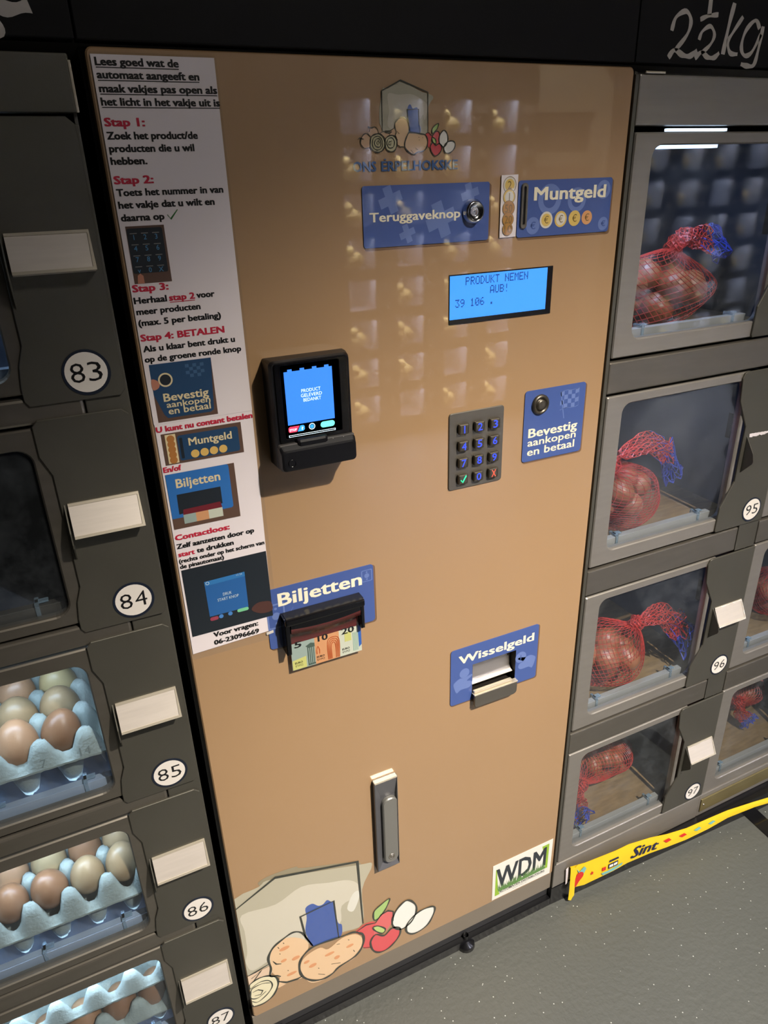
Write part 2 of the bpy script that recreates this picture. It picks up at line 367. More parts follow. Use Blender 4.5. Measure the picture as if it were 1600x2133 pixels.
ART = {'smear': [(0.0441, 0.3312), (0.064, 0.3357), (0.1078, 0.3316), (0.1189, 0.3221), (0.2155, 0.2827), (0.2157, 0.2604), (0.1917, 0.269), (0.1725, 0.2851), (0.1284, 0.2903), (0.0545, 0.3106), (0.0444, 0.323)],
 'wall': [(-0.0082, 0.2996), (0.043, 0.3206), (0.0708, 0.3237), (0.2151, 0.2744), (0.2444, 0.2596), (0.2224, 0.2076), (0.2196, 0.1176), (0.1753, 0.1199), (0.1159, 0.1292), (0.0424, 0.1199), (-0.006, 0.1207), (-0.0066, 0.1359)],
 'light': [(0.0092, 0.2723), (0.0662, 0.2637), (0.113, 0.2793), (0.1609, 0.2613), (0.1956, 0.2478), (0.2153, 0.2259), (0.2153, 0.1975), (0.182, 0.1891), (0.174, 0.1431), (0.1122, 0.1464), (0.0438, 0.1338), (0.0115, 0.1268), (0.0027, 0.1549), (0.0079, 0.1801), (0.0091, 0.2317)],
 'patch': [(0.2038, 0.2062), (0.2158, 0.208), (0.2148, 0.1871), (0.2029, 0.1617), (0.1917, 0.1759)],
 'door': [(0.1158, 0.2229), (0.1285, 0.2272), (0.1389, 0.2156), (0.1476, 0.2138), (0.1556, 0.2201), (0.1627, 0.2116), (0.1674, 0.2052), (0.1719, 0.1518), (0.1791, 0.1398), (0.1776, 0.1146), (0.1667, 0.1105), (0.1227, 0.1172), (0.1146, 0.1449), (0.1114, 0.1688), (0.1163, 0.198)],
 'pot1': [(0.0743, 0.1714), (0.0932, 0.1608), (0.1116, 0.1395), (0.1124, 0.1166), (0.0979, 0.0964), (0.0919, 0.07), (0.0965, 0.0473), (0.0736, 0.052), (0.0481, 0.0511), (0.0556, 0.0766), (0.0449, 0.0957), (0.0438, 0.1338), (0.0484, 0.1562), (0.0645, 0.1707)],
 'pot2': [(0.1348, 0.1053), (0.1496, 0.0915), (0.177, 0.1037), (0.2037, 0.0976), (0.2164, 0.0777), (0.214, 0.0559), (0.2004, 0.0335), (0.1781, 0.0291), (0.1558, 0.0208), (0.139, 0.0128), (0.1152, 0.0179), (0.1033, 0.0345), (0.0952, 0.0637), (0.0973, 0.0892), (0.1113, 0.1024)],
 'appleA': [(0.211, 0.1081), (0.2263, 0.1134), (0.2452, 0.1032), (0.2408, 0.0616), (0.2343, 0.0403), (0.2179, 0.0493), (0.2193, 0.0797), (0.2038, 0.1013)],
 'appleB': [(0.2451, 0.1013), (0.2568, 0.1168), (0.2708, 0.1175), (0.2819, 0.1087), (0.2799, 0.0869), (0.2694, 0.0703), (0.255, 0.064), (0.2411, 0.0692)],
 'appleC': [(0.2337, 0.0585), (0.244, 0.0712), (0.2633, 0.0566), (0.2779, 0.0667), (0.2935, 0.0567), (0.2916, 0.0361), (0.2736, 0.0159), (0.2533, 0.0134), (0.2381, 0.0278), (0.2318, 0.0479)],
 'leafA': [(0.2416, 0.1188), (0.2437, 0.1363), (0.2578, 0.1462), (0.2746, 0.1508), (0.2685, 0.1321), (0.2568, 0.1168), (0.2455, 0.1106)],
 'leafB': [(0.2393, 0.0936), (0.2503, 0.0903), (0.2638, 0.0739), (0.2579, 0.066), (0.2443, 0.0807)],
 'eggA': [(0.3122, 0.1242), (0.3278, 0.1032), (0.3289, 0.0793), (0.3184, 0.0585), (0.2978, 0.0519), (0.2823, 0.0698), (0.2815, 0.0936), (0.2934, 0.1167)],
 'eggB': [(0.369, 0.0701), (0.369, 0.0542), (0.3539, 0.0278), (0.3268, 0.0211), (0.3107, 0.0356), (0.3125, 0.0583), (0.3333, 0.0765), (0.3571, 0.0775)],
 'onionback': [(-0.0085, 0.1151), (0.0348, 0.1178), (0.0447, 0.1183), (0.0411, 0.0946), (0.0077, 0.0922), (-0.0055, 0.0828)],
 'onion': [(-0.0059, 0.0793), (0.003, 0.0937), (0.0182, 0.0996), (0.0349, 0.0952), (0.0485, 0.0817), (0.0507, 0.0628), (0.0406, 0.0391), (0.0233, 0.0296), (0.0048, 0.0325), (-0.0067, 0.0394)]}
ART_STROKES = [(0, 3.4, [(-0.0087, 0.2918),
 (0.0711, 0.3268),
 (0.2168, 0.283),
 (0.2201, 0.1173)]),
 (0, 2.6, [(0.1216, 0.1198),
 (0.1105, 0.1512),
 (0.1052, 0.2085),
 (0.1678, 0.2113),
 (0.1714, 0.1092)]),
 (0, 2.8, [(0.1216, 0.1198),
 (0.1122, 0.1464),
 (0.1038, 0.1676),
 (0.0897, 0.1775),
 (0.072, 0.1729),
 (0.0514, 0.1614),
 (0.0407, 0.1396),
 (0.0428, 0.1122),
 (0.0396, 0.0919),
 (0.0514, 0.0853),
 (0.0577, 0.0781)]),
 (0, 2.8, [(0.0522, 0.0682),
 (0.0663, 0.0554),
 (0.0864, 0.0506),
 (0.0956, 0.0518)]), (1, 2.8, [(0.2194, 0.0834),
 (0.2169, 0.0579),
 (0.2006, 0.0373),
 (0.1672, 0.0288),
 (0.1529, 0.0188),
 (0.1339, 0.0165),
 (0.1133, 0.0273),
 (0.0968, 0.051),
 (0.0925, 0.0772),
 (0.0982, 0.0999),
 (0.1148, 0.115),
 (0.1356, 0.1161),
 (0.1773, 0.1092),
 (0.1987, 0.1065),
 (0.2118, 0.0961)]),
 (0, 2.2, [(0.2067, 0.1033),
 (0.2261, 0.1097),
 (0.2452, 0.1032)]),
 (0, 2.2, [(0.2452, 0.1032),
 (0.2569, 0.1186),
 (0.2709, 0.1212),
 (0.282, 0.1124),
 (0.2813, 0.086)]),
 (0, 2.0, [(0.2179, 0.0493),
 (0.233, 0.0412)]), (1, 2.4, [(0.2327, 0.0552),
 (0.244, 0.0704),
 (0.2619, 0.0564),
 (0.2779, 0.0667),
 (0.2944, 0.0573),
 (0.293, 0.0351),
 (0.2736, 0.0159),
 (0.2533, 0.0134),
 (0.2381, 0.0278)]), (1, 1.8, [(0.2416, 0.1188),
 (0.2437, 0.1363),
 (0.2578, 0.1462),
 (0.2755, 0.1521),
 (0.2685, 0.1321),
 (0.2568, 0.1168),
 (0.2455, 0.1106)]), (1, 1.8, [(0.2393, 0.0936),
 (0.2503, 0.0911),
 (0.2644, 0.0735),
 (0.2579, 0.0652),
 (0.2443, 0.0807)]), (1, 2.6, [(0.3122, 0.1253),
 (0.3292, 0.1024),
 (0.3298, 0.0787),
 (0.3184, 0.0585),
 (0.2978, 0.0512),
 (0.2814, 0.0696),
 (0.2804, 0.0943),
 (0.2934, 0.1167)]), (1, 2.6, [(0.3705, 0.0699),
 (0.369, 0.0522),
 (0.3539, 0.027),
 (0.3268, 0.0203),
 (0.3098, 0.0354),
 (0.3113, 0.059),
 (0.3333, 0.0765),
 (0.3571, 0.0775)]),
 (0, 2.2, [(-0.0081, 0.1186),
 (0.0156, 0.1202),
 (0.0404, 0.125)]),
 (0, 2.0, [(0.007, 0.1077),
 (0.0263, 0.1182),
 (0.0096, 0.0983)]),
 (0, 2.4, [(-0.0055, 0.0828),
 (0.0031, 0.0947),
 (0.0183, 0.1003),
 (0.0351, 0.0962),
 (0.0491, 0.0824),
 (0.0514, 0.0623),
 (0.0411, 0.0387),
 (0.0231, 0.0285),
 (0.0047, 0.0311), (-0.0069, 0.0376)]),
 (0, 1.5, [(-0.0057, 0.0484),
 (0.0118, 0.0391),
 (0.0302, 0.0487),
 (0.0406, 0.0644),
 (0.0361, 0.0822),
 (0.0196, 0.0892),
 (0.0005, 0.0822)]),
 (0, 1.5, [(0.0379, 0.0748),
 (0.0238, 0.0824),
 (0.0065, 0.0816), (-0.004, 0.0703), (-0.0011, 0.0566),
 (0.0129, 0.0499),
 (0.0286, 0.0577)]),
 (0, 1.5, [(0.0054, 0.071),
 (0.0152, 0.0714),
 (0.023, 0.0637),
 (0.0185, 0.0555),
 (0.0078, 0.0596)]),
 (0, 1.6, [(0.048, 0.1272),
 (0.0531, 0.1162),
 (0.0618, 0.1109)]),
 (0, 1.4, [(0.0596, 0.1578),
 (0.0615, 0.1528)]),
 (0, 1.5, [(0.0699, 0.1628),
 (0.0713, 0.1597)]),
 (0, 1.4, [(0.1662, 0.0937),
 (0.1723, 0.0916)]),
 (0, 1.4, [(0.1885, 0.093),
 (0.191, 0.0898)]),
 (0, 1.4, [(0.1975, 0.0572),
 (0.1999, 0.0505)]),
 (0, 1.5, [(0.1526, 0.0469),
 (0.1705, 0.0384)]),
 (0, 1.5, [(0.1272, 0.0537),
 (0.1288, 0.0509)]),
 (0, 1.5, [(0.1259, 0.0368),
 (0.1386, 0.0263)]),
 (0, 1.4, [(0.0615, 0.1393),
 (0.0622, 0.1366)]),
 (0, 1.4, [(0.0716, 0.0862),
 (0.0724, 0.0838)])]
ART_SPOTS = [(0.1072, 0.0842), (0.1177, 0.0673), (0.1513, 0.0769), (0.1649, 0.058), (0.1915, 0.073), (0.0708, 0.1465), (0.0668, 0.116), (0.0887, 0.1084), (0.078, 0.0721)]
LOGO = {'wall': [(0.3031, 1.4501), (0.3103, 1.4525), (0.3258, 1.4601), (0.3413, 1.4547), (0.3526, 1.4499), (0.3601, 1.4486), (0.3677, 1.4446), (0.3609, 1.4343), (0.3604, 1.4092), (0.3505, 1.4085), (0.3023, 1.4115)],
 'light': [(0.3102, 1.4473), (0.323, 1.4468), (0.3385, 1.4476), (0.349, 1.4444), (0.3587, 1.4384), (0.3596, 1.4315), (0.3564, 1.4218), (0.3542, 1.4274), (0.3488, 1.4218), (0.3345, 1.4149), (0.3204, 1.4115), (0.3101, 1.4149), (0.3095, 1.4231), (0.3114, 1.4312)],
 'door': [(0.3344, 1.4324), (0.3362, 1.4368), (0.3384, 1.4372), (0.341, 1.4335), (0.3454, 1.4345), (0.3476, 1.4325), (0.3483, 1.419), (0.351, 1.4148), (0.3496, 1.4085), (0.3371, 1.4093), (0.335, 1.419)],
 'pot1': [(0.3189, 1.4187), (0.3224, 1.4225), (0.3277, 1.4242), (0.3329, 1.4218), (0.3354, 1.4149), (0.3344, 1.4093), (0.3317, 1.4037), (0.3306, 1.3953), (0.3244, 1.394), (0.3201, 1.3975), (0.3202, 1.4038), (0.3182, 1.4094)],
 'pot2': [(0.3307, 1.4009), (0.3344, 1.4079), (0.3424, 1.4086), (0.3496, 1.4078), (0.3568, 1.4064), (0.3595, 1.4014), (0.3585, 1.3943), (0.3521, 1.3901), (0.3449, 1.3887), (0.3395, 1.3874), (0.3341, 1.3903), (0.3306, 1.3953)],
 'appleA': [(0.3577, 1.4078), (0.3631, 1.4088), (0.3659, 1.4056), (0.364, 1.4007), (0.364, 1.3942), (0.3604, 1.395), (0.3595, 1.4014)],
 'appleB': [(0.3672, 1.4063), (0.3704, 1.4102), (0.3741, 1.4102), (0.3759, 1.4063), (0.3746, 1.3984), (0.3714, 1.3977), (0.3677, 1.4006)],
 'appleC': [(0.364, 1.3971), (0.3668, 1.3989), (0.3709, 1.3963), (0.3741, 1.3977), (0.3778, 1.3966), (0.3788, 1.3926), (0.3751, 1.3876), (0.3695, 1.3851), (0.3658, 1.3884), (0.3636, 1.3928)],
 'leafA': [(0.3663, 1.4085), (0.3659, 1.4127), (0.3695, 1.4166), (0.3741, 1.4183), (0.3727, 1.4134), (0.3686, 1.4099)],
 'leafB': [(0.3654, 1.4042), (0.3695, 1.4031), (0.3709, 1.3999), (0.37, 1.3978), (0.3668, 1.3999)],
 'eggA': [(0.3819, 1.4112), (0.3856, 1.4077), (0.3866, 1.4012), (0.3843, 1.3969), (0.3806, 1.3948), (0.3764, 1.3977), (0.3755, 1.4034), (0.3778, 1.4091)],
 'eggB': [(0.3937, 1.4001), (0.3963, 1.3975), (0.3952, 1.3924), (0.39, 1.3885), (0.3844, 1.3882), (0.3821, 1.3919), (0.3834, 1.3969), (0.388, 1.3997)],
 'onA': [(0.2868, 1.3992), (0.2884, 1.4054), (0.2936, 1.4078), (0.2996, 1.4078), (0.3037, 1.4039), (0.3048, 1.3984), (0.3025, 1.3928), (0.2972, 1.3901), (0.2912, 1.3912), (0.2875, 1.3944)],
 'onB': [(0.3053, 1.3984), (0.3063, 1.4039), (0.3116, 1.4063), (0.3168, 1.4059), (0.3197, 1.4017), (0.3196, 1.3961), (0.3164, 1.3913), (0.3111, 1.3906), (0.3068, 1.3928)],
 'onC': [(0.2756, 1.4028), (0.2783, 1.4068), (0.2826, 1.4085), (0.2871, 1.4054), (0.2868, 1.3979), (0.2845, 1.3944), (0.2786, 1.3948), (0.2754, 1.3987)],
 'onD': [(0.2843, 1.4102), (0.2862, 1.4136), (0.2921, 1.415), (0.2963, 1.4115), (0.297, 1.4081), (0.2884, 1.4061)],
 'onE': [(0.2987, 1.4088), (0.3031, 1.4105), (0.3091, 1.4094), (0.3107, 1.4067), (0.3063, 1.4039), (0.3038, 1.406)],
 'onF': [(0.3117, 1.4101), (0.317, 1.4135), (0.3182, 1.408), (0.3168, 1.4063), (0.3116, 1.4067)]}
LOGO_STROKES = [(0, 1.7, [(0.3023, 1.4115),
 (0.3025, 1.4503),
 (0.3258, 1.4607),
 (0.3604, 1.4496),
 (0.3604, 1.4092)]),
 (0, 1.5, [(0.3371, 1.4093),
 (0.335, 1.419),
 (0.3339, 1.4324),
 (0.3485, 1.4328),
 (0.3496, 1.4085)]),
 (0, 1.4, [(0.3371, 1.41),
 (0.3355, 1.4176),
 (0.3329, 1.4221),
 (0.3277, 1.4249),
 (0.3224, 1.4231),
 (0.3184, 1.419),
 (0.3179, 1.4149),
 (0.3195, 1.4101),
 (0.3181, 1.4059),
 (0.3211, 1.4017)]),
 (0, 1.2, [(0.3201, 1.3975),
 (0.3244, 1.395),
 (0.3302, 1.395)]), (1, 1.6, [(0.3307, 1.4009),
 (0.3344, 1.4079),
 (0.338, 1.4097),
 (0.3496, 1.4082),
 (0.3568, 1.4068),
 (0.3599, 1.4014),
 (0.3585, 1.3943),
 (0.354, 1.3904),
 (0.3467, 1.3894),
 (0.3412, 1.387),
 (0.3341, 1.3903),
 (0.3302, 1.3953)]),
 (0, 1.3, [(0.3572, 1.4082),
 (0.3613, 1.4092),
 (0.3659, 1.406),
 (0.3704, 1.4102),
 (0.3745, 1.4102),
 (0.3761, 1.4063)]), (1, 1.4, [(0.364, 1.3964),
 (0.3668, 1.3989),
 (0.3709, 1.396),
 (0.3741, 1.3977),
 (0.3778, 1.3966),
 (0.3788, 1.3926),
 (0.3751, 1.3872),
 (0.3695, 1.3851),
 (0.3658, 1.3884),
 (0.3636, 1.3928)]), (1, 1.2, [(0.3663, 1.4085),
 (0.3659, 1.4127),
 (0.3695, 1.4166),
 (0.3743, 1.4185),
 (0.3727, 1.4134),
 (0.3686, 1.4099)]), (1, 1.2, [(0.3654, 1.4042),
 (0.3695, 1.4031),
 (0.3711, 1.3999),
 (0.37, 1.3974),
 (0.3668, 1.3999)]), (1, 1.5, [(0.3819, 1.4115),
 (0.3859, 1.4077),
 (0.3869, 1.4012),
 (0.3843, 1.3965),
 (0.3806, 1.3944),
 (0.3762, 1.3977),
 (0.375, 1.4034),
 (0.3778, 1.4091)]), (1, 1.5, [(0.3937, 1.4003),
 (0.3967, 1.3975),
 (0.3955, 1.3924),
 (0.39, 1.3881),
 (0.3844, 1.3878),
 (0.3816, 1.3919),
 (0.3831, 1.3969),
 (0.388, 1.4)]), (1, 1.5, [(0.2867, 1.3992),
 (0.2882, 1.4054),
 (0.2936, 1.408),
 (0.2996, 1.408),
 (0.3039, 1.4039),
 (0.3051, 1.3984),
 (0.3027, 1.3927),
 (0.2972, 1.3899),
 (0.2911, 1.391),
 (0.2872, 1.3944)]), (1, 1.0, [(0.2894, 1.3992),
 (0.2909, 1.404),
 (0.2961, 1.4061),
 (0.3003, 1.404),
 (0.3022, 1.3984),
 (0.2999, 1.3936),
 (0.2947, 1.3922),
 (0.2905, 1.3947)]), (1, 1.0, [(0.292, 1.3992),
 (0.2942, 1.403),
 (0.2981, 1.4033),
 (0.3001, 1.3991),
 (0.2983, 1.3953),
 (0.294, 1.3957)]),
 (0, 1.0, [(0.2966, 1.3971),
 (0.2945, 1.3992),
 (0.2968, 1.4016),
 (0.2984, 1.3991),
 (0.2967, 1.3985)]), (1, 1.4, [(0.3051, 1.3984),
 (0.3063, 1.4039),
 (0.3116, 1.4065),
 (0.3168, 1.4061),
 (0.32, 1.4017),
 (0.3199, 1.3961),
 (0.3166, 1.3911),
 (0.3111, 1.3904),
 (0.3067, 1.3928)]), (1, 1.0, [(0.3074, 1.3984),
 (0.3093, 1.4032),
 (0.3141, 1.4042),
 (0.3171, 1.4004),
 (0.3156, 1.3951),
 (0.3104, 1.3941)]),
 (0, 1.0, [(0.314, 1.4011),
 (0.3105, 1.4004),
 (0.3096, 1.3976),
 (0.3122, 1.3969),
 (0.3127, 1.3997)]),
 (0, 1.3, [(0.2871, 1.4054),
 (0.2826, 1.4087),
 (0.2783, 1.4072),
 (0.2754, 1.4028),
 (0.2754, 1.398),
 (0.2794, 1.3941),
 (0.2854, 1.3946)]),
 (0, 1.2, [(0.2714, 1.4028),
 (0.274, 1.4045),
 (0.2773, 1.4034),
 (0.279, 1.4031)]),
 (0, 1.3, [(0.2856, 1.4102),
 (0.2866, 1.4133),
 (0.2845, 1.4153),
 (0.2887, 1.4143),
 (0.293, 1.4151),
 (0.2963, 1.4122),
 (0.2974, 1.4085)]),
 (0, 1.2, [(0.2987, 1.4088),
 (0.3031, 1.4107),
 (0.3099, 1.4091),
 (0.3143, 1.4101)]),
 (0, 1.2, [(0.3048, 1.4112),
 (0.3117, 1.4111),
 (0.317, 1.4141)]),
 (0, 1.2, [(0.3107, 1.4074),
 (0.3134, 1.4108)]),
 (0, 1.1, [(0.3204, 1.4108),
 (0.3234, 1.4083)]),
 (0, 1.1, [(0.3224, 1.4197),
 (0.3219, 1.4194)]),
 (0, 1.1, [(0.3377, 1.3917),
 (0.3413, 1.3884)]),
 (0, 1.1, [(0.344, 1.3937),
 (0.3476, 1.3912)]),
 (0, 1.1, [(0.3477, 1.4047),
 (0.3491, 1.4043)]),
 (0, 1.1, [(0.3531, 1.4047),
 (0.3536, 1.4036)]),
 (0, 1.1, [(0.3482, 1.4019),
 (0.3495, 1.4019)]),
 (0, 1.1, [(0.3553, 1.395),
 (0.3558, 1.3947)])]
# ================================================================ setting
b = MB(); b.box(-1.6, 5.2, -3.0, .62, FZ-.04, FZ); struct(b, 'floor', M_FLOOR)
b = MB(); b.box(-1.6, 5.2, .62, .70, FZ, 3.06); struct(b, 'wall_back', M_WALL)
b = MB(); b.box(-1.6, 5.2, -3.52, -3.44, FZ, 3.06); struct(b, 'wall_front', M_WALL)
b = MB(); b.box(-1.68, -1.6, -3.52, .70, FZ, 3.06); struct(b, 'wall_left', M_WALL)
b = MB(); b.box(5.2, 5.28, -3.52, .70, FZ, 3.06); struct(b, 'wall_right', M_WALL)
b = MB(); b.box(-1.68, 5.28, -3.52, .70, 3.06, 3.12); struct(b, 'ceiling', M_CEIL)
b = MB(); b.box(-1.6, 5.2, -3.44, -3.0, FZ-.04, FZ); struct(b, 'trim_1', M_FLOOR)
b = MB(); b.add([(1.24, -.004, FZ+.0015), (1.283, -.004, FZ+.0015), (1.262, -.30, FZ+.0015), (1.222, -.30, FZ+.0015)], [(0, 1, 2, 3)])
b.add([(1.24, -.004, FZ+.0004), (1.283, -.004, FZ+.0004), (1.262, -.30, FZ+.0004), (1.222, -.30, FZ+.0004)], [(3, 2, 1, 0)])
struct(b, 'trim_2', M_BLACK)
# recessed ceiling spot housing (the lamp that throws the sharp shadows)
lf = thing('ceiling_spotlight', 'small black round ceiling spotlight above the floor in front of the kiosk', 'lamp', KEY)
b = MB(); b.lathe((KEY[0], KEY[1], KEY[2]+.10), [(.0, .0), (.045, .0), (.045, .09), (.040, .095), (.038, .03), (0, .03)], axis=(0, 0, -1)); b.build('lamp_housing', M_BLACK, lf)
b = MB(); b.cyl((KEY[0], KEY[1], KEY[2]+.10), .012, (0, 0, 1), .06, 12); b.build('mounting_stem', M_BLACK, lf)

# ================================================================ kiosk
K = thing('payment_kiosk', 'tall brown payment kiosk with card terminal, keypad and blue Dutch signs between two locker cabinets', 'vending machine', (.33, 0, FZ))
TX0, TX1, TZ0, TZ1 = .4420, .5290, .5620, .6270      # change tray opening
TRAY = [(TX0, TZ0), (TX1, TZ0), (TX1, TZ1), (TX0, TZ1)]
b = MB(); b.slab(rrect(.0, .6605, .0, 1.482, .007), -.0, .020, bev=.0016, holes=[TRAY])
b.build('door_panel', M_BROWN, K)
b = MB(); b.box(-.0035, .6575, .0205, .42, -.052, 1.484); b.build('cabinet_body', M_BLACK, K)
b = MB(); b.box(-.0028, .6608, .003, .020, -.050, -.0022, .0008); b.build('base_panel', M_BASE, K)
b = MB(); b.box(-.0155, .6600, .010, .04, -.078, -.052); b.build('plinth', mat('plinth_grey', (44, 44, 46), .6), K)
b = MB(); b.box(-.0155, .6600, -.0020, .04, FZ, -.079); b.build('plinth_foot', M_BLACK, K)
for fx in (.0450, .4480):
    b = MB(); b.lathe((fx, .004, FZ), [(0, .0), (.020, .0), (.018, .010), (.006, .014), (.006, .030)], axis=(0, 0, 1), n=16); b.build('levelling_foot', M_BLACK, K)
Y0 = -.0004          # print layer on the door face
def layer(name, m, polys, y, parent):
    q = MB()
    for P in polys: q.slab(P, y, 0)
    return q.build(name, m, parent)
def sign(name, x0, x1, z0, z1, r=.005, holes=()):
    q = MB(); q.slab(rrect(x0+.0014, x1+.0034, z0-.0034, z1-.0020, r), Y0+.0001, 0, holes=holes); q.build('sign_drop_shadow', M_SHADE, K)  # drop shadow of the sign, put in as dark brown print
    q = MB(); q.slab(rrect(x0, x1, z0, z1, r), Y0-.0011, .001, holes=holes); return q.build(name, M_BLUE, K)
YS = Y0-.0011        # sign face
def word(parent, items, name='lettering', m=None, y=YS-.0003):
    q = MB()
    for it in items: text(q, it[0], it[1], it[2], it[3], it[4], y, *it[5:])
    return q.build(name, m or M_CREAM, parent)
# -- return-knob sign
s1 = sign('return_sign', .274, .4465, 1.2885, 1.3555, .003)
q = MB()
def plus(q, cx, cz, r, a, y):
    w_ = r*.36; P = [(-w_, -r), (w_, -r), (w_, -w_), (r, -w_), (r, w_), (w_, w_), (w_, r), (-w_, r), (-w_, w_), (-r, w_), (-r, -w_), (-w_, -w_)]
    q.slab([(cx+p[0]*math.cos(a)-p[1]*math.sin(a), cz+p[0]*math.sin(a)+p[1]*math.cos(a)) for p in P], y, 0)
for c in [(.310, 1.340, .0150, .35), (.378, 1.3155, .0205, .35), (.4185, 1.3425, .0125, .3), (.3315, 1.302, .0105, .35)]: q = MB(); plus(q, *c, YS-.0001); q.build('plus_mark', M_BLUE2, s1)
word(s1, [('Teruggaveknop', .2825, .4045, 1.3168, .0098, .03)])
kn = MB(); kn.lathe((.4222, YS, 1.3225), [(.0145, 0), (.0145, .003), (.0125, .006), (.0118, .0085), (.0102, .0085), (.0098, .006), (.004, .0055), (0, .0062)])
kn.build('return_knob', mat('chrome', (212, 212, 214), .14, metal=1), K)
# -- coin sign
s2 = sign('coin_sign', .4895, .6405, 1.2882, 1.3555, .004)
q = MB()
for cx, cz, r1, r2 in [(.539, 1.332, .0185, .0105), (.583, 1.330, .015, .009), (.6265, 1.341, .0115, .0065), (.5145, 1.3015, .0105, .0105), (.6305, 1.2985, .0085, .0085)]:
    q = MB(); q.ring(cx, cz, r1, r2-.0001 if r1 != r2 else .0001, YS-.0001); q.build('coin_ring', M_BLUE2, s2)
q = MB(); text(q, '€', .5105, .5185, 1.2975, .0082, YS-.0002, .02); text(q, '€', .627, .634, 1.2953, .0066, YS-.0002, .02); q.build('euro_marks', M_BLUE, s2)
word(s2, [('Muntgeld', .5145, .6295, 1.3318, .0150, .035)])
GOLD = mat('print_gold', (222, 190, 104), .4, coat=.6); SILV = mat('print_silver', (222, 216, 204), .4, coat=.6); COPP = mat('print_copper', (220, 160, 104), .4, coat=.6); INKB = mat('print_brown', (120, 96, 52), .4, coat=.6)
for i, (cx, r, ma, mb_) in enumerate([(.5352, .0102, SILV, GOLD), (.5585, .0099, GOLD, SILV), (.5812, .0097, GOLD, None), (.6018, .0088, COPP, None)]):
    q = MB(); q.disc(cx, 1.3075, r, YS-.0002); d = q.build('printed_coin', ma, s2)
    if mb_: q = MB(); q.disc(cx, 1.3075, r*.76, YS-.0003); q.build('coin_centre', mb_, s2)
    q = MB(); text(q, '€', cx-.0036, cx+.0036, 1.3033, .0085, YS-.0004, -.005); q.build('euro_mark', INKB, s2)
q = MB(); q.slab(rrect(.4935, .5035, 1.2985, 1.3525, .0049, 6), YS-.0025, .0025, holes=[rrect(.4968, .5000, 1.3035, 1.3485, .0014, 3)], bev=.0006)
q.build('coin_slot_bezel', M_STEEL, K)
q = MB(); q.box(.4962, .5006, YS-.0008, YS-.0003, 1.302, 1.350); q.build('coin_slot', M_BLACK, K)
# -- white strip with five coins
q = MB(); q.slab([(.4632, 1.3622), (.4632, 1.2896), (.4880, 1.2900), (.4880, 1.3626)], YS-.0005, .0004); cs = q.build('coin_sticker', M_PAPER, K)
G2 = mat('print_bronze', (180, 132, 62), .4, coat=.6)
for i, (cz, r, ma, mb_, t) in enumerate([(1.3508, .0098, SILV, GOLD, '2'), (1.3372, .0090, GOLD, SILV, '1'), (1.3240, .0092, G2, None, '50'), (1.3110, .0086, G2, None, '20'), (1.2995, .0078, G2, None, '10')]):
    yy = YS-.0006-.0002*i
    q = MB(); q.disc(.4757-(i*.0003), cz, r, yy); q.build('printed_coin', ma, cs)
    q = MB(); q.ring(.4757-(i*.0003), cz, r, r*.93, yy-.00005); text(q, t, .4695, .4807 if len(t) > 1 else None, cz-.0045, .009, yy-.00006, 0, center=.4757); q.build('coin_print', INKB, cs)
    if mb_: q = MB(); q.disc(.4757, cz, r*.72, yy-.00003); q.build('coin_centre', mb_, cs)
# -- lcd display
q = MB(); q.slab(rrect(.3905, .5520, 1.1870, 1.2495, .0004), -.0012, .0012); dsp = q.build('display_frame', M_PLASTIC2, K)
q = MB(); q.box(.3912, .5425, -.0019, -.0013, 1.1935, 1.2480); q.build('lit_screen', mat('lcd_blue', (30, 90, 200), .3, emit=(72, 162, 255), estr=.92), dsp)
LCDINK = mat('lcd_ink', (16, 40, 110), .4, emit=(24, 70, 170), estr=.35)
q = MB(); cw = .00754
dot_text(q, 'PRODUKT NEMEN', .4140, 1.2355, cw, .0100, -.0022); dot_text(q, 'AUB!', .4140+cw*5, 1.2225, cw, .0100, -.0022); dot_text(q, '39 106 .', .3990, 1.2085, cw, .0100, -.0022)
q.build('lettering', LCDINK, dsp)
# -- keypad
q = MB(); q.slab(rrect(.3920, .4822, .9515, 1.0665, .0045), -.0022, .0022, bev=.0007); kp = q.build('keypad', M_STEEL, K)
KEYM = mat('key_metal', (104, 98, 88), .38, metal=.85)
LEGB = mat('key_legend_blue', (40, 60, 240), .4, emit=(58, 84, 255), estr=1.0); LEGG = mat('key_legend_green', (40, 220, 150), .4, emit=(60, 240, 160), estr=1.0); LEGR = mat('key_legend_red', (240, 80, 60), .4, emit=(255, 90, 70), estr=1.0)
kx = [.4132, .4390, .4645]; kz = [1.0432, 1.0182, .9930, .9678]; key0 = None
for r_ in range(4):
    for c_ in range(3):
        x, z = kx[c_], kz[r_]
        if key0 is None:
            q = MB(); q.box(-.0082, .0082, -.0060, 0, -.0078, .0078, .0022); key0 = q.build('key', KEYM, None); key0.parent = kp; k_ = key0
        else: k_ = key0.copy(); COL.objects.link(k_)
        k_.location = Vector((x, -.0022, z))-K.location
        q = MB()
        if (r_, c_) == (3, 0): q.stroke([(x-.0045, z), (x-.0018, z-.0042), (x+.0042, z+.0055)], .0018, -.0086, smooth=False, taper=False); q.build('key_legend', LEGG, kp)
        else:
            t = [['1', '2', '3'], ['4', '5', '6'], ['7', '8', '9'], ['', '0', 'X']][r_][c_]
            text(q, t, x-.0038, None if t == '1' else x+.0036, z-.0055, .0108, -.0086, 0, center=x)
            q.build('key_legend', LEGR if t == 'X' else LEGB, kp)
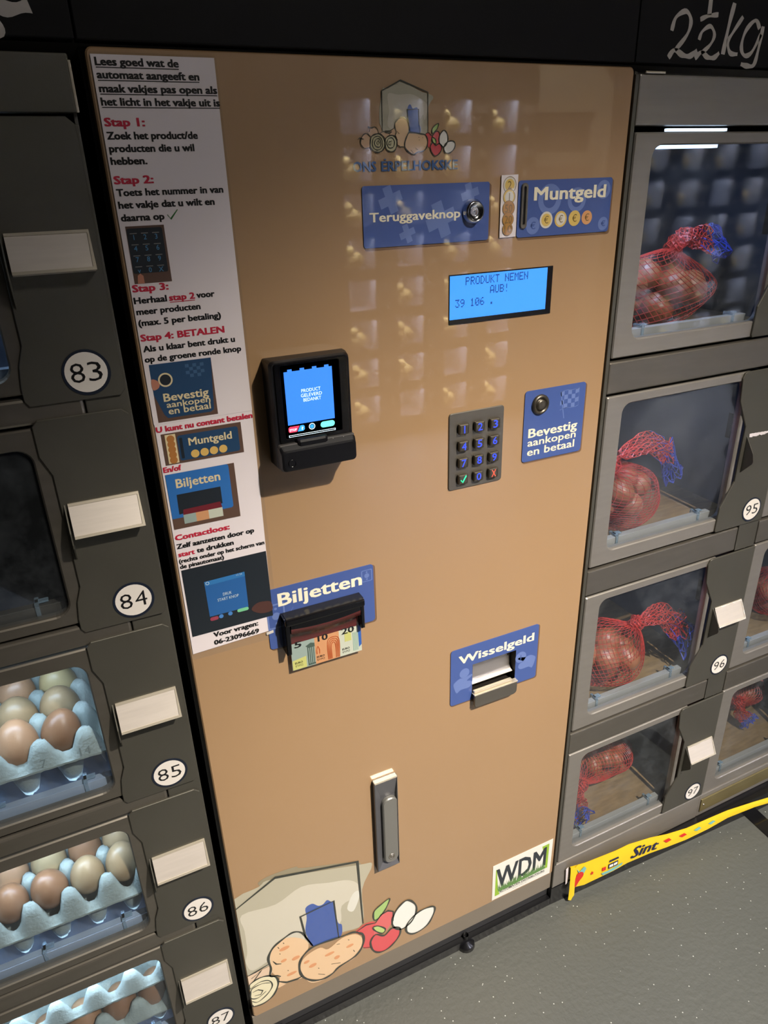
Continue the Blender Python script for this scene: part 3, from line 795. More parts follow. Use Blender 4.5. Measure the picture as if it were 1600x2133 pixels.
# -- confirm sign
s3 = sign('confirm_sign', .5180, .6275, .9710, 1.0800, .005)
q = MB()
F0 = Vector((.583, 1.0690)); 
for i in range(5):
    for j in range(4):
        if (i+j) % 2 == 0:
            def fp(u, v): return (.5815+u*.0068, 1.0700-v*.0068+math.sin(u*1.2)*.0012+.0006*u)
            q.slab([fp(i, j), fp(i+1, j), fp(i+1, j+1), fp(i, j+1)], YS-.0001, 0)
for v in (0, 4): q.stroke([fp(u, v) for u in (0, 1, 2, 3, 4, 5)], .0008, YS-.0001, taper=False)
q.stroke([fp(0, -.2), (.5905, 1.0290)], .0014, YS-.0001, smooth=False, taper=False); q.stroke([fp(5, 0), fp(5, 4)], .0008, YS-.0001, smooth=False)
q.build('chequered_flag', M_BLUE2, s3)
word(s3, [('Bevestig', .5275, .6165, 1.0085, .0135, .03), ('aankopen', .5270, .6155, .9950, .0112, .022), ('en betaal', .5270, .6140, .9800, .0118, .022)])
q = MB(); q.lathe((.5450, YS, 1.0575), [(.0150, 0), (.0150, .002), (.0128, .0045), (.0102, .0042), (.0098, .0015), (.0080, .0015), (.0078, .0052), (.0045, .0056), (0, .0052)])
q.build('confirm_button', KEYM, K)
# -- banknote sign and acceptor
s4 = sign('banknote_sign', .1080, .2690, .7690, .8645, .005)
q = MB()
for cx, cz, w_, h_ in [(.1208, .8215, .013, .036), (.2585, .8480, .0085, .0175)]:
    q = MB(); q.slab(rrect(cx-w_/1, cx+w_/1.0, cz-h_*.55, cz+h_*.55, .002), YS-.0001, 0, holes=[rrect(cx-w_*.82, cx+w_*.82, cz-h_*.48, cz+h_*.48, .0015)])
    q.disc(cx, cz, w_*.45, YS-.0001); q.disc(cx, cz+h_*.33, w_*.16, YS-.0001); q.disc(cx, cz-h_*.33, w_*.16, YS-.0001); q.build('banknote_mark', M_BLUE2, s4)
for P_ in ([(.2475, .8485), (.2495, .8350)], [(.146, .829), (.1385, .818)]): q = MB(); q.stroke(P_, .0012, YS-.0001); q.build('mark_line', M_BLUE2, s4)
word(s4, [('Biljetten', .1262, .2495, .8358, .0195, .035)])
q = MB()
def wedge(x0, x1, prof): return [(x, y, z) for x in (x0, x1) for y, z in prof], None
prof = [(-.0005, .8240), (-.019, .8130), (-.026, .8090), (-.026, .8030)]
# hood: side cheeks, sloping top and front brow
q.slab([(.1262, .8240), (.1262, .7640), (.1330, .7640), (.1345, .8150), (.2385, .8165), (.2395, .7740), (.2450, .7740), (.2450, .8240)], -.020, .0195, bev=.0012)
q.box(.1262, .2450, -.024, -.001, .8130, .8245, .0025)
vs = []; n = 12
for i in range(n+1):
    x = .1345+(.2385-.1345)*i/n; d = .0075*(1-((i-n/2)/(n/2))**2)
    vs += [(x, -.0215, .8150), (x, -.0215, .8070-d*.55)]
q.add(vs, [(2*i, 2*i+1, 2*i+3, 2*i+2) for i in range(n)])
q.build('banknote_hood', M_PLASTIC2, K)
vs = []; fs = []
for i in range(n+1):
    x = .1345+(.2385-.1345)*i/n; u = (i-n/2)/(n/2); d = (1-u*u)
    vs += [(x, -.0212, .8085-d*.004), (x, -.020, .7985-d*.0045), (x, -.012, .7955-d*.003), (x, -.009, .7740)]
for i in range(n):
    for k in range(3): fs.append((4*i+k, 4*i+k+1, 4*i+k+5, 4*i+k+4))
q = MB(); q.add(vs, fs, True); q.build('red_note_tray', mat('red_clear_plastic', (92, 8, 12), .25, coat=.25), K)
N5, N10, N20 = mat('note_green', (150, 168, 162), .5), mat('note_orange', (206, 150, 106), .5), mat('note_cream', (196, 202, 186), .5)
q = MB(); q.slab([(.1345, .7790), (.1345, .7283), (.2425, .7283), (.2425, .7790)], -.0085, .0004); ns = q.build('note_sticker', M_PAPER, K)
for i, (xa, xb, m_, t, tc) in enumerate([(.1347, .1700, N5, '5', (.1405, .1500)), (.1700, .2075, N10, '10', (.1755, .1900)), (.2075, .2423, N20, '20', (.2120, .2310))]):
    q = MB(); q.slab([(xa, .7788), (xa, .7285), (xb, .7285), (xb, .7788)], -.0088, 0); q.build('printed_note', m_, ns)
    q = MB(); text(q, t, tc[0], tc[1], .7660, .0100, -.0092, .03)
    q.build('note_value', M_INK, ns); q = MB()
    text(q, 'EURO', xa+(.004 if i != 1 else .002), xa+(.0155 if i != 1 else .0135), .7385, .0032, -.0092, .02); text(q, 'EYP\u03a9', xa+(.0045 if i != 1 else .0025), xa+(.0155 if i != 1 else .0135), .7335, .0032, -.0092, -.01)
    q.build('note_print', M_INK, ns)
def arch(q, x0, x1, z0, z1, y):
    q.stroke([(x0, z0), (x0, z1-.006), ((x0+x1)/2, z1), (x1, z1-.006), (x1, z0)], .0012, y, taper=False)
q = MB(); q.slab([(.1585, .7300), (.1585, .7620), (.1560, .7640), (.1640, .7680), (.1698, .7660), (.1698, .7300)], -.0090, 0); q.build('temple_print', mat('note_dark_green', (74, 92, 84), .5), ns)
q = MB(); [q.box(x, x+.0012, -.0093, -.0091, .7330, .7600) for x in (.1600, .1628, .1656, .1682)]; q.build('column_print', N5, ns)
q = MB(); [arch(q, .1895+k*.0018, .2070-k*.0018, .7300, .7670-k*.003, -.0091) for k in range(4)]; arch(q, .1725, .1765, .745, .758, -.0091); q.build('arch_print', mat('note_dark_orange', (176, 84, 42), .5), ns)
q = MB(); q.slab([(.2160, .752), (.2160, .768), (.2265, .768), (.2265, .752)], -.0090, 0); q.slab([(.1350, .7290), (.1350, .7450), (.1560, .7480), (.1560, .7290)], -.00895, 0); q.build('yellow_print', mat('note_yellow', (196, 198, 120), .5), ns)
q = MB(); q.slab([(.2380, .736), (.2370, .7780), (.2423, .7780), (.2423, .740)], -.0090, 0); q.build('blue_print', mat('note_blue', (52, 98, 178), .5), ns)
q = MB(); [q.box(.2290+i*.0022, .2300+i*.0022, -.0091, -.009, .732, .764) for i in range(4)]; q.build('bridge_print', mat('note_teal', (140, 178, 166), .5), ns)
# -- change sign and tray (recess through the sign)
s5 = sign('change_sign', .4000, .5740, .5545, .6665, .005, [TRAY])
for k, (ox, oz, f) in enumerate([(.4055, .5925, 1), (.5710, .5925, -1)]):
    q = MB()
    def hp(P): return smooth_poly([(ox+f*a, oz+c) for a, c in P], 3)
    q.slab(hp([(0, .004), (.004, .010), (.012, .014), (.022, .013), (.034, .016), (.037, .013), (.026, .006), (.030, .004), (.034, .002), (.036, -.004), (.030, -.010), (.014, -.010), (.006, -.014)]), YS-.0001, 0); q.build('hand_mark', M_BLUE2, s5); q = MB()
    if f == 1: q.ring(.4265, .6150, .0095, .0001, YS-.0001)
    else: q.ring(.5395, .6085, .0112, .0001, YS-.0001)
    q.build('coin_mark', M_BLUE2, s5)
q = MB(); text(q, '1', .5370, None, .6030, .0105, YS-.0003, 0, center=.5395); q.build('coin_number', M_BLUE, s5)
word(s5, [('Wisselgeld', .4155, .5640, .6360, .0155, .035)])
x0, x1, z0, z1 = TX0, TX1, TZ0, TZ1
q = MB(); e = .0002
q.add([(x0+e, YS, z0+e), (x1-e, YS, z0+e), (x1-e, YS, z1-e), (x0+e, YS, z1-e), (x0+e, .0198, z0+e), (x1-e, .0198, z0+e), (x1-e, .0198, z1-e), (x0+e, .0198, z1-e)], [(0, 4, 5, 1), (1, 5, 6, 2), (2, 6, 7, 3), (3, 7, 4, 0), (4, 7, 6, 5)])
q.build('tray_recess', mat('tray_dark_steel', (58, 54, 50), .4, metal=.6), K)
q = MB(); vs = []; pr = [(.0150, .6265), (.0140, .6050), (.0120, .5900), (.0085, .5835), (.0040, .5805)]
for x in (x0+.0010, x1-.0012): vs += [(x, y, z) for y, z in pr]
q.add(vs, [(k, k+1, k+6, k+5) for k in range(4)], True); q.build('tray_back_plate', M_BRIGHT, K)
q = MB(); q.box(x0+.001, x1-.010, YS-.0065, YS-.0005, .5705, .5745, .001); q.box(x0-.0005, x1+.0005, YS-.0100, YS-.0005, .5672, .5692, .0006); q.build('tray_lip', M_ALU2, K)
q = MB(); q.slab(rrect(x0+.0005, x1-.0005, .5420, .5685, (.006, .008, .001, .001)), YS-.0095, .004, bev=.0008); q.box(x0+.004, x1-.006, YS-.0055, -.0005, .546, .568); q.build('tray_flap', M_STEEL, K)
# -- swing handle
q = MB(); HX0, HX1, HZ0, HZ1 = .2515, .2945, .2460, .4560
q.slab(rrect(HX0, HX1, HZ0, HZ1, .002, 2), -.0030, .003)
inn = [(.2645, .2600), (.2925, .2600), (.2925, .4130), (.2645, .4130)]; o4 = [(HX0, HZ0), (HX1, HZ0), (HX1, HZ1), (HX0, HZ1)]; e = .0012
o5 = [(HX0+e, HZ0+e), (HX1-e, HZ0+e), (HX1-e, HZ1-e), (HX0+e, HZ1-e)]
q.add([(p[0], -.0020, p[1]) for p in o4]+[(p[0], -.0090, p[1]) for p in o4]+[(p[0], -.0098, p[1]) for p in o5]+[(p[0], -.0036, p[1]) for p in inn], [(k*4+i, k*4+(i+1) % 4, (k+1)*4+(i+1) % 4, (k+1)*4+i) for k in range(3) for i in range(4)]+[(12, 13, 14, 15)])
q.build('handle_housing', mat('zinc_grey', (112, 112, 116), .36, metal=.5), K)
q = MB(); q.slab(rrect(.2652, .2924, .2590, .4125, .0120, 8), -.0115, .0075, bev=.0018); hl = q.build('handle_lever', mat('satin_zinc', (140, 139, 134), .4, metal=.5), K)
q = MB(); q.lathe((.2785, -.0114, .2745), [(.0062, 0), (.0062, .0008), (.005, .0009), (.0046, .0002), (.0032, .0002), (.003, .001), (0, .001)]); q.box(.2780, .2790, -.0126, -.0120, .272, .277); q.build('key_lock', M_BRIGHT, K)
q = MB(); q.box(HX0+.0006, HX1-.0006, -.0102, -.0010, HZ1-.0030, HZ1+.0004, .0008); q.build('housing_top_edge', M_ALU2, K)
# -- manufacturer sticker
q = MB(); q.slab([(.5050, .1075), (.5060, .0055), (.6520, .0050), (.6530, .1075)], Y0-.0004, .0004); wd = q.build('maker_sticker', mat('sticker_white', (238, 236, 226), .45, coat=.5), K)
LG_, DG_ = mat('sticker_lime', (150, 190, 50), .45, coat=.5), mat('sticker_grass', (96, 140, 72), .45, coat=.5)
q = MB(); q.slab([(.5125, .0930), (.5125, .0150), (.5245, .0150), (.5200, .0300), (.5145, .0930)], Y0-.0006, 0); q.build('lime_wedge', LG_, wd); q = MB(); q.slab([(.6440, .0985), (.6440, .0270), (.6380, .0270), (.6370, .0500), (.6260, .0985)], Y0-.0006, 0); q.build('lime_wedge', LG_, wd)
q = MB(); text(q, 'WDM', .5150, .6370, .0385, .0530, Y0-.0008, .03); q.build('lettering', mat('sticker_navy', (36, 44, 52), .45, coat=.5), wd)
random.seed(8); q = MB()
for i in range(170):
    x = .5200+i*.1160/170+random.uniform(-.001, .001); h_ = random.uniform(.006, .022)*(1 if i % 3 else 1.3); l_ = random.uniform(-.004, .004)
    q.add([(x, Y0-.0009-.000001*i, .0285), (x+.0014, Y0-.0009-.000001*i, .0285), (x+l_, Y0-.0009-.000001*i, .0285+h_)], [(0, 1, 2)])
q.slab([(.5200, .0285), (.5220, .0235), (.6380, .0275), (.6370, .0350), (.5200, .0330)], Y0-.00085, 0); q.build('grass_print', DG_, wd)
q = MB(); text(q, 'AUTOMATEN DISTRIBUTEURS', .5235, .6370, .0195, .0052, Y0-.0010, .01, 0, 1); q.box(.5235, .6370, Y0-.0011, Y0-.001, .0178, .0183); text(q, 'www.wdm.nl', .5560, .5900, .0125, .0022, Y0-.0010, -.01); q.build('small_lettering', M_INK, wd)

# ---- printed drawings on the door
C = {'smear': (152, 142, 116), 'wall': (188, 182, 160), 'light': (214, 208, 190), 'patch': (228, 226, 214), 'door': (62, 92, 168), 'pot1': (238, 202, 160), 'pot2': (238, 202, 160), 'appleA': (222, 82, 84), 'appleB': (226, 104, 104), 'appleC': (222, 78, 84), 'leafA': (170, 204, 120), 'leafB': (190, 216, 130), 'eggA': (246, 244, 236), 'eggB': (246, 244, 236), 'onionback': (234, 206, 178), 'onion': (240, 232, 196), 'onA': (206, 198, 158), 'onB': (220, 214, 178), 'onC': (226, 188, 152), 'onD': (222, 184, 150), 'onE': (222, 184, 150), 'onF': (222, 184, 150)}
def drawing(data, strokes, order, dark, parent, nm, clipx=None):
    q = MB(); mats = []
    for i, k in enumerate(order):
        m_ = mat('print_'+nm+'_'+k, tuple(int(v*dark) for v in C[k]), .42, coat=1, coat_rough=.03); mats.append(m_); q.cur = i
        P = smooth_poly(data[k], 4)
        if clipx is not None: P = [(max(clipx, p[0]), p[1]) for p in P]
        q.slab(P, Y0-.00002*i, 0)
    d = q.build(nm, mats, parent)
    q = MB()
    for c_, w_, P in strokes:
        if clipx is not None: P = [(max(clipx, p[0]), p[1]) for p in P]
        q.stroke(P, w_/1000*STW, Y0-.0007, bool(c_), smooth=len(P) > 5 or c_)
    q.build('ink_outline', mat('print_outline', (40, 44, 36), .42, coat=1), d); return d
STW = 1.5
dr = drawing(ART, ART_STROKES, ['smear', 'wall', 'light', 'patch', 'door', 'onionback', 'pot1', 'pot2', 'appleA', 'appleB', 'appleC', 'leafA', 'leafB', 'eggA', 'eggB', 'onion'], 1.0, K, 'farm_drawing', clipx=.0015)
PO = mat('print_orange', (226, 158, 108), .42, coat=1)
for i, (x, z) in enumerate(ART_SPOTS): q = MB(); q.disc(x, z, .0055+.002*(i % 3), Y0-.0005, 12, .0038+.001*(i % 2)); q.build('potato_spot', PO, dr)
STW = .8
lg = drawing(LOGO, LOGO_STROKES, ['wall', 'light', 'door', 'onF', 'onE', 'onD', 'onC', 'onA', 'onB', 'pot1', 'pot2', 'appleA', 'appleB', 'appleC', 'leafA', 'leafB', 'eggA', 'eggB'], .93, K, 'logo_drawing')
q = MB(); text(q, 'ONS', .2648, .2930, 1.3705, .0098, Y0-.0004, .045); text(q, 'ERPELHOKSKE', .3002, .4003, 1.3705, .0098, Y0-.0004, .045)
q.box(.3035, .3060, Y0-.0004, Y0-.0003, 1.3815, 1.3830); q.build('lettering', mat('print_shop_blue', (58, 96, 150), .42, coat=1), lg)

# ---- card terminal
q = MB()
def loft(q, secs, smooth=False):
    n = len(secs[0]); vs = [v for s_ in secs for v in s_]
    q.add(vs, [(k*n+i, k*n+(i+1) % n, (k+1)*n+(i+1) % n, (k+1)*n+i) for k in range(len(secs)-1) for i in range(n)], smooth); q.add(secs[-1], [tuple(range(n))])
def sec(x0, x1, z0, z1, r, y): return [(p[0], y, p[1]) for p in rrect(x0, x1, z0, z1, r, 4)]
loft(q, [sec(.1365, .2415, 1.043, 1.175, .003, 0), sec(.1365, .2400, 1.043, 1.176, .004, -.012), sec(.1355, .2355, 1.044, 1.1770, .006, -.030), sec(.1375, .2335, 1.046, 1.1755, .006, -.0345)])
TB = q.build('terminal_body', M_PLASTIC, K)
q = MB(); q.slab(rrect(.1400, .2310, 1.0780, 1.1745, .004), -.0362, .0030, bev=.0008, holes=[rrect(.1480, .2200, 1.0835, 1.1715, .002)]); q.build('bezel', M_PLASTIC2, TB)
q = MB(); q.slab(rrect(.1480, .2200, 1.0835, 1.1715, .002), -.0345, .0004); q.build('screen_glass', mat('black_glass', (5, 6, 12), .08, coat=1), TB)
# lower block that sticks out, with a hump for the reader
loft(q := MB(), [sec(.1365, .2345, 1.0450, 1.0770, .004, -.028), sec(.1365, .2345, 1.0450, 1.0770, .004, -.041), sec(.1375, .2335, 1.0462, 1.0725, .005, -.0455), sec(.1400, .2310, 1.0485, 1.0700, .005, -.0462)])
q.build('reader_block', M_PLASTIC, TB)
q = MB(); q.box(.1372, .2338, -.0410, -.0345, 1.0755, 1.0785, .0010); q.build('reader_edge', mat('lit_plastic_edge', (70, 68, 66), .3), TB)  # light caught on the ledge, put in as a paler edge
q = MB(); q.box(.1590, .1990, -.0435, -.0350, 1.0700, 1.0835, .004); q.build('reader_hump', M_PLASTIC, TB)
q = MB(); q.lathe((.1495, -.0461, 1.0560), [(.0050, 0), (.0050, .0006), (.0042, .0006), (.0038, -.0004), (0, -.0004)]); q.build('camera_lens', M_PLASTIC2, TB)
q = MB(); sx0, sx1, sz0, sz1 = .1518, .2115, 1.1000, 1.1640; ys = -.0352
q.slab([(sx0, sz0), (sx1, sz0), (sx1, sz1)]+[p for i in range(4) for p in [(sx1-.004-i*.0152, sz1), (sx1-.004-i*.0152, sz1+.0025), (sx1-.0095-i*.0152, sz1+.0025), (sx1-.0095-i*.0152, sz1)]]+[(sx0, sz1)], ys, 0)
q.build('blue_screen', mat('screen_blue', (20, 60, 180), .3, emit=(70, 152, 255), estr=.92), TB)
WS = mat('screen_white', (220, 240, 255), .3, emit=(214, 240, 255), estr=1.1)
q = MB()
for t, xa, xb, z in [('PRODUCT', .1715, .1955, 1.1375), ('GELEVERD', .1705, .1970, 1.1318), ('BEDANKT', .1732, .1955, 1.1262)]: text(q, t, xa, xb, z, .0040, ys-.0003, 0)
text(q, 'STOP', .1530, .1620, 1.0925, .0028, ys-.0006, .02); text(q, '?', .1682, .1702, 1.0925, .0034, ys-.0006, .03)
q.ring(.1815, 1.0945, .0040, .0032, ys-.0003, 20)
for a_, b_, c_, d_ in [(sx0, sx1, 1.0870, 1.0875), (sx0, sx1, 1.0850, 1.0855), (sx0, sx0+.0006, 1.085, 1.0875), (sx1-.0006, sx1, 1.085, 1.0875)]: q.box(a_, b_, ys-.0003, ys-.0002, c_, d_)
q.build('screen_lettering', WS, TB)
q = MB(); q.slab([(.1520, .1) if False else (.1530, 1.0908), (.1620, 1.0908), (.1658, 1.0980), (.1535, 1.0980), (.1518, 1.0962), (.1518, 1.0925)], ys-.0002, 0); q.build('stop_button', mat('screen_red', (200, 40, 70), .3, emit=(235, 70, 105), estr=.9), TB)
q = MB(); q.slab([(.1630, 1.0908), (.1700, 1.0908), (.1722, 1.0925), (.1722, 1.0965), (.1706, 1.0980), (.1668, 1.0980)], ys-.0002, 0); q.disc(.1815, 1.0945, .0025, ys-.0003, 18); q.build('help_button', mat('screen_cyan', (40, 120, 200), .3, emit=(60, 170, 235), estr=.95), TB)
q = MB(); q.slab(rrect(.1925, .2110, 1.0905, 1.0980, .0037), ys-.0002, 0); q.build('start_button', mat('screen_mint', (100, 210, 190), .3, emit=(112, 228, 208), estr=.95), TB)
q = MB(); text(q, 'START', .1960, .2078, 1.0925, .0030, ys-.0005, .0); q.build('start_lettering', mat('screen_mint_dark', (100, 190, 180), .3, emit=(140, 244, 226), estr=1), TB)
q = MB(); text(q, 'ingenico', .2050, .2260, 1.0738, .0034, -.0414, .02); q.build('maker_lettering', mat('pale_print', (210, 206, 200), .4), TB)

# ================================================================ instruction sheet
IS = thing('instruction_sheet', 'long laminated white Dutch instruction sheet taped along the left edge of the brown kiosk', 'sign', (.062, -.001, 1.14))
q = MB(); q.slab(rrect(.0012, .1222, .7880, 1.4775, .003), -.0010, .0004); q.build('laminate_pouch', M_LAM, IS)
q = MB(); q.slab([(.0040, 1.1160), (.1190, 1.1150), (.1200, 1.4755), (.0040, 1.4755)], -.0016, .0004); up_ = q.build('upper_page', M_PAPER, IS)
q = MB(); q.slab([(.0035, .7975), (.1160, .8015), (.1188, 1.1200), (.0045, 1.1210)], -.0013, .0002); lo_ = q.build('lower_page', M_PAPER, IS)
YP = -.0018
CP = {0: .0063, 1: .0063, 2: .0069}
for t, c_, xa, xb, z, k in PAPER_TEXT:
    q = MB(); cap = CP[k]*(.86 if t.startswith('(rechts') or t.startswith('de pin') else 1); text(q, t, xa, xb, z, cap, YP, .056)
    if k == 1: q.box(xa, xb, YP-.0001, YP, z-.0020, z-.0013)
    q.build('text_line', M_RED if c_ == 'r' else M_INK, IS)
q = MB(); q.stroke([(.0530, 1.3355), (.0560, 1.3312), (.0640, 1.3400)], .0016, YP, smooth=False); q.build('tick_mark', mat('ink_green', (40, 110, 48), .5, coat=.6), IS)
# printed photographs on the sheet
PD, PBr = mat('photo_dark', (26, 34, 42), .45, coat=.6), mat('photo_brown', (94, 70, 58), .45, coat=.6)
PB_, PS, PC = mat('photo_blue', (30, 66, 102), .45, coat=.6), mat('photo_skin', (186, 124, 100), .45, coat=.6), mat('photo_cream', (226, 208, 164), .45, coat=.6)
def photo(x0, x1, z0, z1, m=PBr): q = MB(); q.slab([(x0, z0), (x1, z0), (x1, z1), (x0, z1)], YP, 0); return q.build('printed_photo', m, IS)
ph = photo(.0092, .0478, 1.2698, 1.3261)
q = MB(); q.slab(rrect(.0098, .0455, 1.2800, 1.3240, .002), YP-.0001, 0); q.build('photo_keypad', PD, ph)
q = MB(); q2 = MB()
for r_ in range(4):
    for c_ in range(3):
        x, z = .0160+c_*.0112, 1.3165-r_*.0108
        q.slab([(x-.0035, z+.0022), (x+.0035, z+.0022), (x+.0035, z+.0030), (x-.0035, z+.0030)], YP-.0002, 0)
        t = [['1', '2', '3'], ['4', '5', '6'], ['7', '8', '9'], ['v', '0', 'X']][r_][c_]; text(q2, t, x-.0015, None, z-.0035, .0048, YP-.0003, 0, center=x)
q.build('photo_key_edges', mat('photo_grey', (128, 126, 122), .45, coat=.6), ph); q2.build('photo_key_digits', mat('photo_digit_blue', (82, 144, 190), .45, coat=.6), ph)
q = MB(); q.slab([(.0125, 1.2699), (.0195, 1.2699), (.0192, 1.2775), (.0165, 1.2800), (.0135, 1.2780)], YP-.0003, 0); q.build('photo_finger', PS, ph)
ph = photo(.0094, .0780, 1.1176, 1.1841)
q = MB(); q.slab([(.0094, 1.1841), (.0780, 1.1841), (.0740, 1.1240), (.0700, 1.1215), (.0210, 1.1215), (.0175, 1.1260), (.0094, 1.1500)], YP-.0001, 0); q.build('photo_sign', PB_, ph)
q = MB(); text(q, 'Bevestig', .0195, .0700, 1.1410, .0090, YP-.0002, .03); text(q, 'aankopen', .0215, .0710, 1.1335, .0068, YP-.0002, .02); text(q, 'en betaal', .0225, .0705, 1.1255, .0078, YP-.0002, .02); q.build('photo_lettering', PC, ph)
q = MB(); q.ring(.0245, 1.1655, .0080, .0062, YP-.0002, 20); q.build('photo_button_ring', PC, ph)
q = MB(); q.disc(.0245, 1.1655, .0060, YP-.0002, 20); q.build('photo_button', PD, ph)
q = MB(); q.slab(smooth_poly([(.0094, 1.1560), (.0155, 1.1570), (.0175, 1.1615), (.0150, 1.1660), (.0094, 1.1675)], 3), YP-.0002, 0); q.build('photo_finger', PS, ph)
q = MB()
for i in range(5):
    for j in range(4):
        if (i+j) % 2 == 0: q.slab([(.0480+i*.0042, 1.1800-j*.0038), (.0522+i*.0042, 1.1800-j*.0038), (.0522+i*.0042, 1.1762-j*.0038), (.0480+i*.0042, 1.1762-j*.0038)], YP-.0002, 0)
q.build('photo_flag', mat('photo_blue_pale', (60, 94, 130), .45, coat=.6), ph)
ph = photo(.0096, .1033, 1.0652, 1.1035)
q = MB(); q.slab(rrect(.0270, .0990, 1.0680, 1.0990, .003), YP-.0001, 0); q.build('photo_sign', PB_, ph)
q = MB(); text(q, 'Muntgeld', .0395, .0905, 1.0850, .0090, YP-.0002, .03); q.build('photo_lettering', PC, ph)
q = MB(); q.slab([(.0135, 1.0665), (.0255, 1.0665), (.0255, 1.1020), (.0135, 1.1020)], YP-.0002, 0); q.build('photo_strip', PC, ph)
q = MB(); [q.disc(.0195, 1.0965-i*.0065, .0045, YP-.0003-.00002*i, 16) for i in range(5)]; q.build('photo_coins', mat('photo_bronze', (176, 116, 58), .45, coat=.6), ph)
q = MB(); [q.disc(.0450+i*.0112, 1.0740, .0050, YP-.0003, 16) for i in range(4)]; q.build('photo_coins', mat('photo_gold', (220, 180, 100), .45, coat=.6), ph)
q = MB(); q.slab(rrect(.0290, .0325, 1.0705, 1.0960, .001), YP-.0002, 0); q.build('photo_slot', PD, ph)
ph = photo(.0066, .0892, .9818, 1.0537)
q = MB(); q.slab(rrect(.0066, .0820, .9960, 1.0537, (0, .003, .003, 0)), YP-.0001, 0); q.build('photo_sign', mat('photo_bright_blue', (44, 110, 184), .45, coat=.6), ph)
q = MB(); text(q, 'Biljetten', .0175, .0700, 1.0350, .0110, YP-.0002, .03); q.build('photo_lettering', PC, ph)
q = MB(); q.slab([(.0155, 1.0005), (.0690, 1.0040), (.0690, 1.0265), (.0160, 1.0265)], YP-.0002, 0); q.build('photo_hood', PD, ph)
q = MB(); q.slab([(.0200, .9990), (.0680, .9990), (.0665, 1.0070), (.0210, 1.0060)], YP-.0003, 0); q.build('photo_red_tray', mat('photo_dark_red', (110, 28, 40), .45, coat=.6), ph)
for xa, xb, m_ in [(.0200, .0350, N5), (.0350, .0505, N10), (.0505, .0680, N20)]: q = MB(); q.slab([(xa, .9870), (xb, .9870), (xb, .9990), (xa, .9990)], YP-.0003, 0); q.build('photo_note', m_, ph)
ph = photo(.0065, .1165, .8245, .9246, PD)
q = MB(); q.slab([(.0325, .8480), (.0845, .8480), (.0850, .9020), (.0320, .9010)], YP-.0001, 0); q.build('photo_screen', mat('photo_screen_blue', (38, 96, 162), .45, coat=.6), ph)
q = MB(); q.slab([(.0320, .8945), (.0850, .8955), (.0850, .9020), (.0320, .9010)], YP-.0002, 0); q.build('photo_screen_bar', mat('photo_bar_blue', (48, 118, 182), .45, coat=.6), ph)
q = MB(); text(q, 'DRUK', .0535, .0650, .8745, .0042, YP-.0003, .0); text(q, 'START KNOP', .0455, .0735, .8675, .0042, YP-.0003, .0); text(q, '13 34', .0740, .0815, .8985, .0026, YP-.0003, -.01)
q.ring(.0358, .8980, .0024, .0018, YP-.0003, 14); q.build('photo_lettering', mat('photo_pale', (206, 222, 230), .45, coat=.6), ph)
q = MB(); q.slab(rrect(.0325, .0435, .8410, .8465, .0025), YP-.0002, 0); q.build('photo_stop', mat('photo_stop_red', (150, 60, 80), .45, coat=.6), ph)
q = MB(); q.slab(rrect(.0690, .0845, .8435, .8485, .0024), YP-.0002, 0); q.build('photo_start', mat('photo_mint', (120, 200, 150), .45, coat=.6), ph)
q = MB(); q.disc(.0595, .8450, .0030, YP-.0002, 14); q.disc(.0472, .8445, .0030, YP-.0002, 14); q.build('photo_dots', mat('photo_dot_blue', (70, 130, 200), .45, coat=.6), ph)
q = MB(); q.slab(smooth_poly([(.0880, .8420), (.0960, .8500), (.1080, .8500), (.1160, .8460), (.1160, .8330), (.1000, .8330)], 3), YP-.0002, 0); q.build('photo_thumb', mat('photo_dark_skin', (78, 48, 42), .45, coat=.6), ph)
q = MB(); q.slab([(.1045, .8000), (.1145, .8012), (.1146, .7968), (.1046, .7958)], -.0021, .0003); q.build('tape', mat('tape_white', (214, 208, 200), .4, coat=.5), IS)
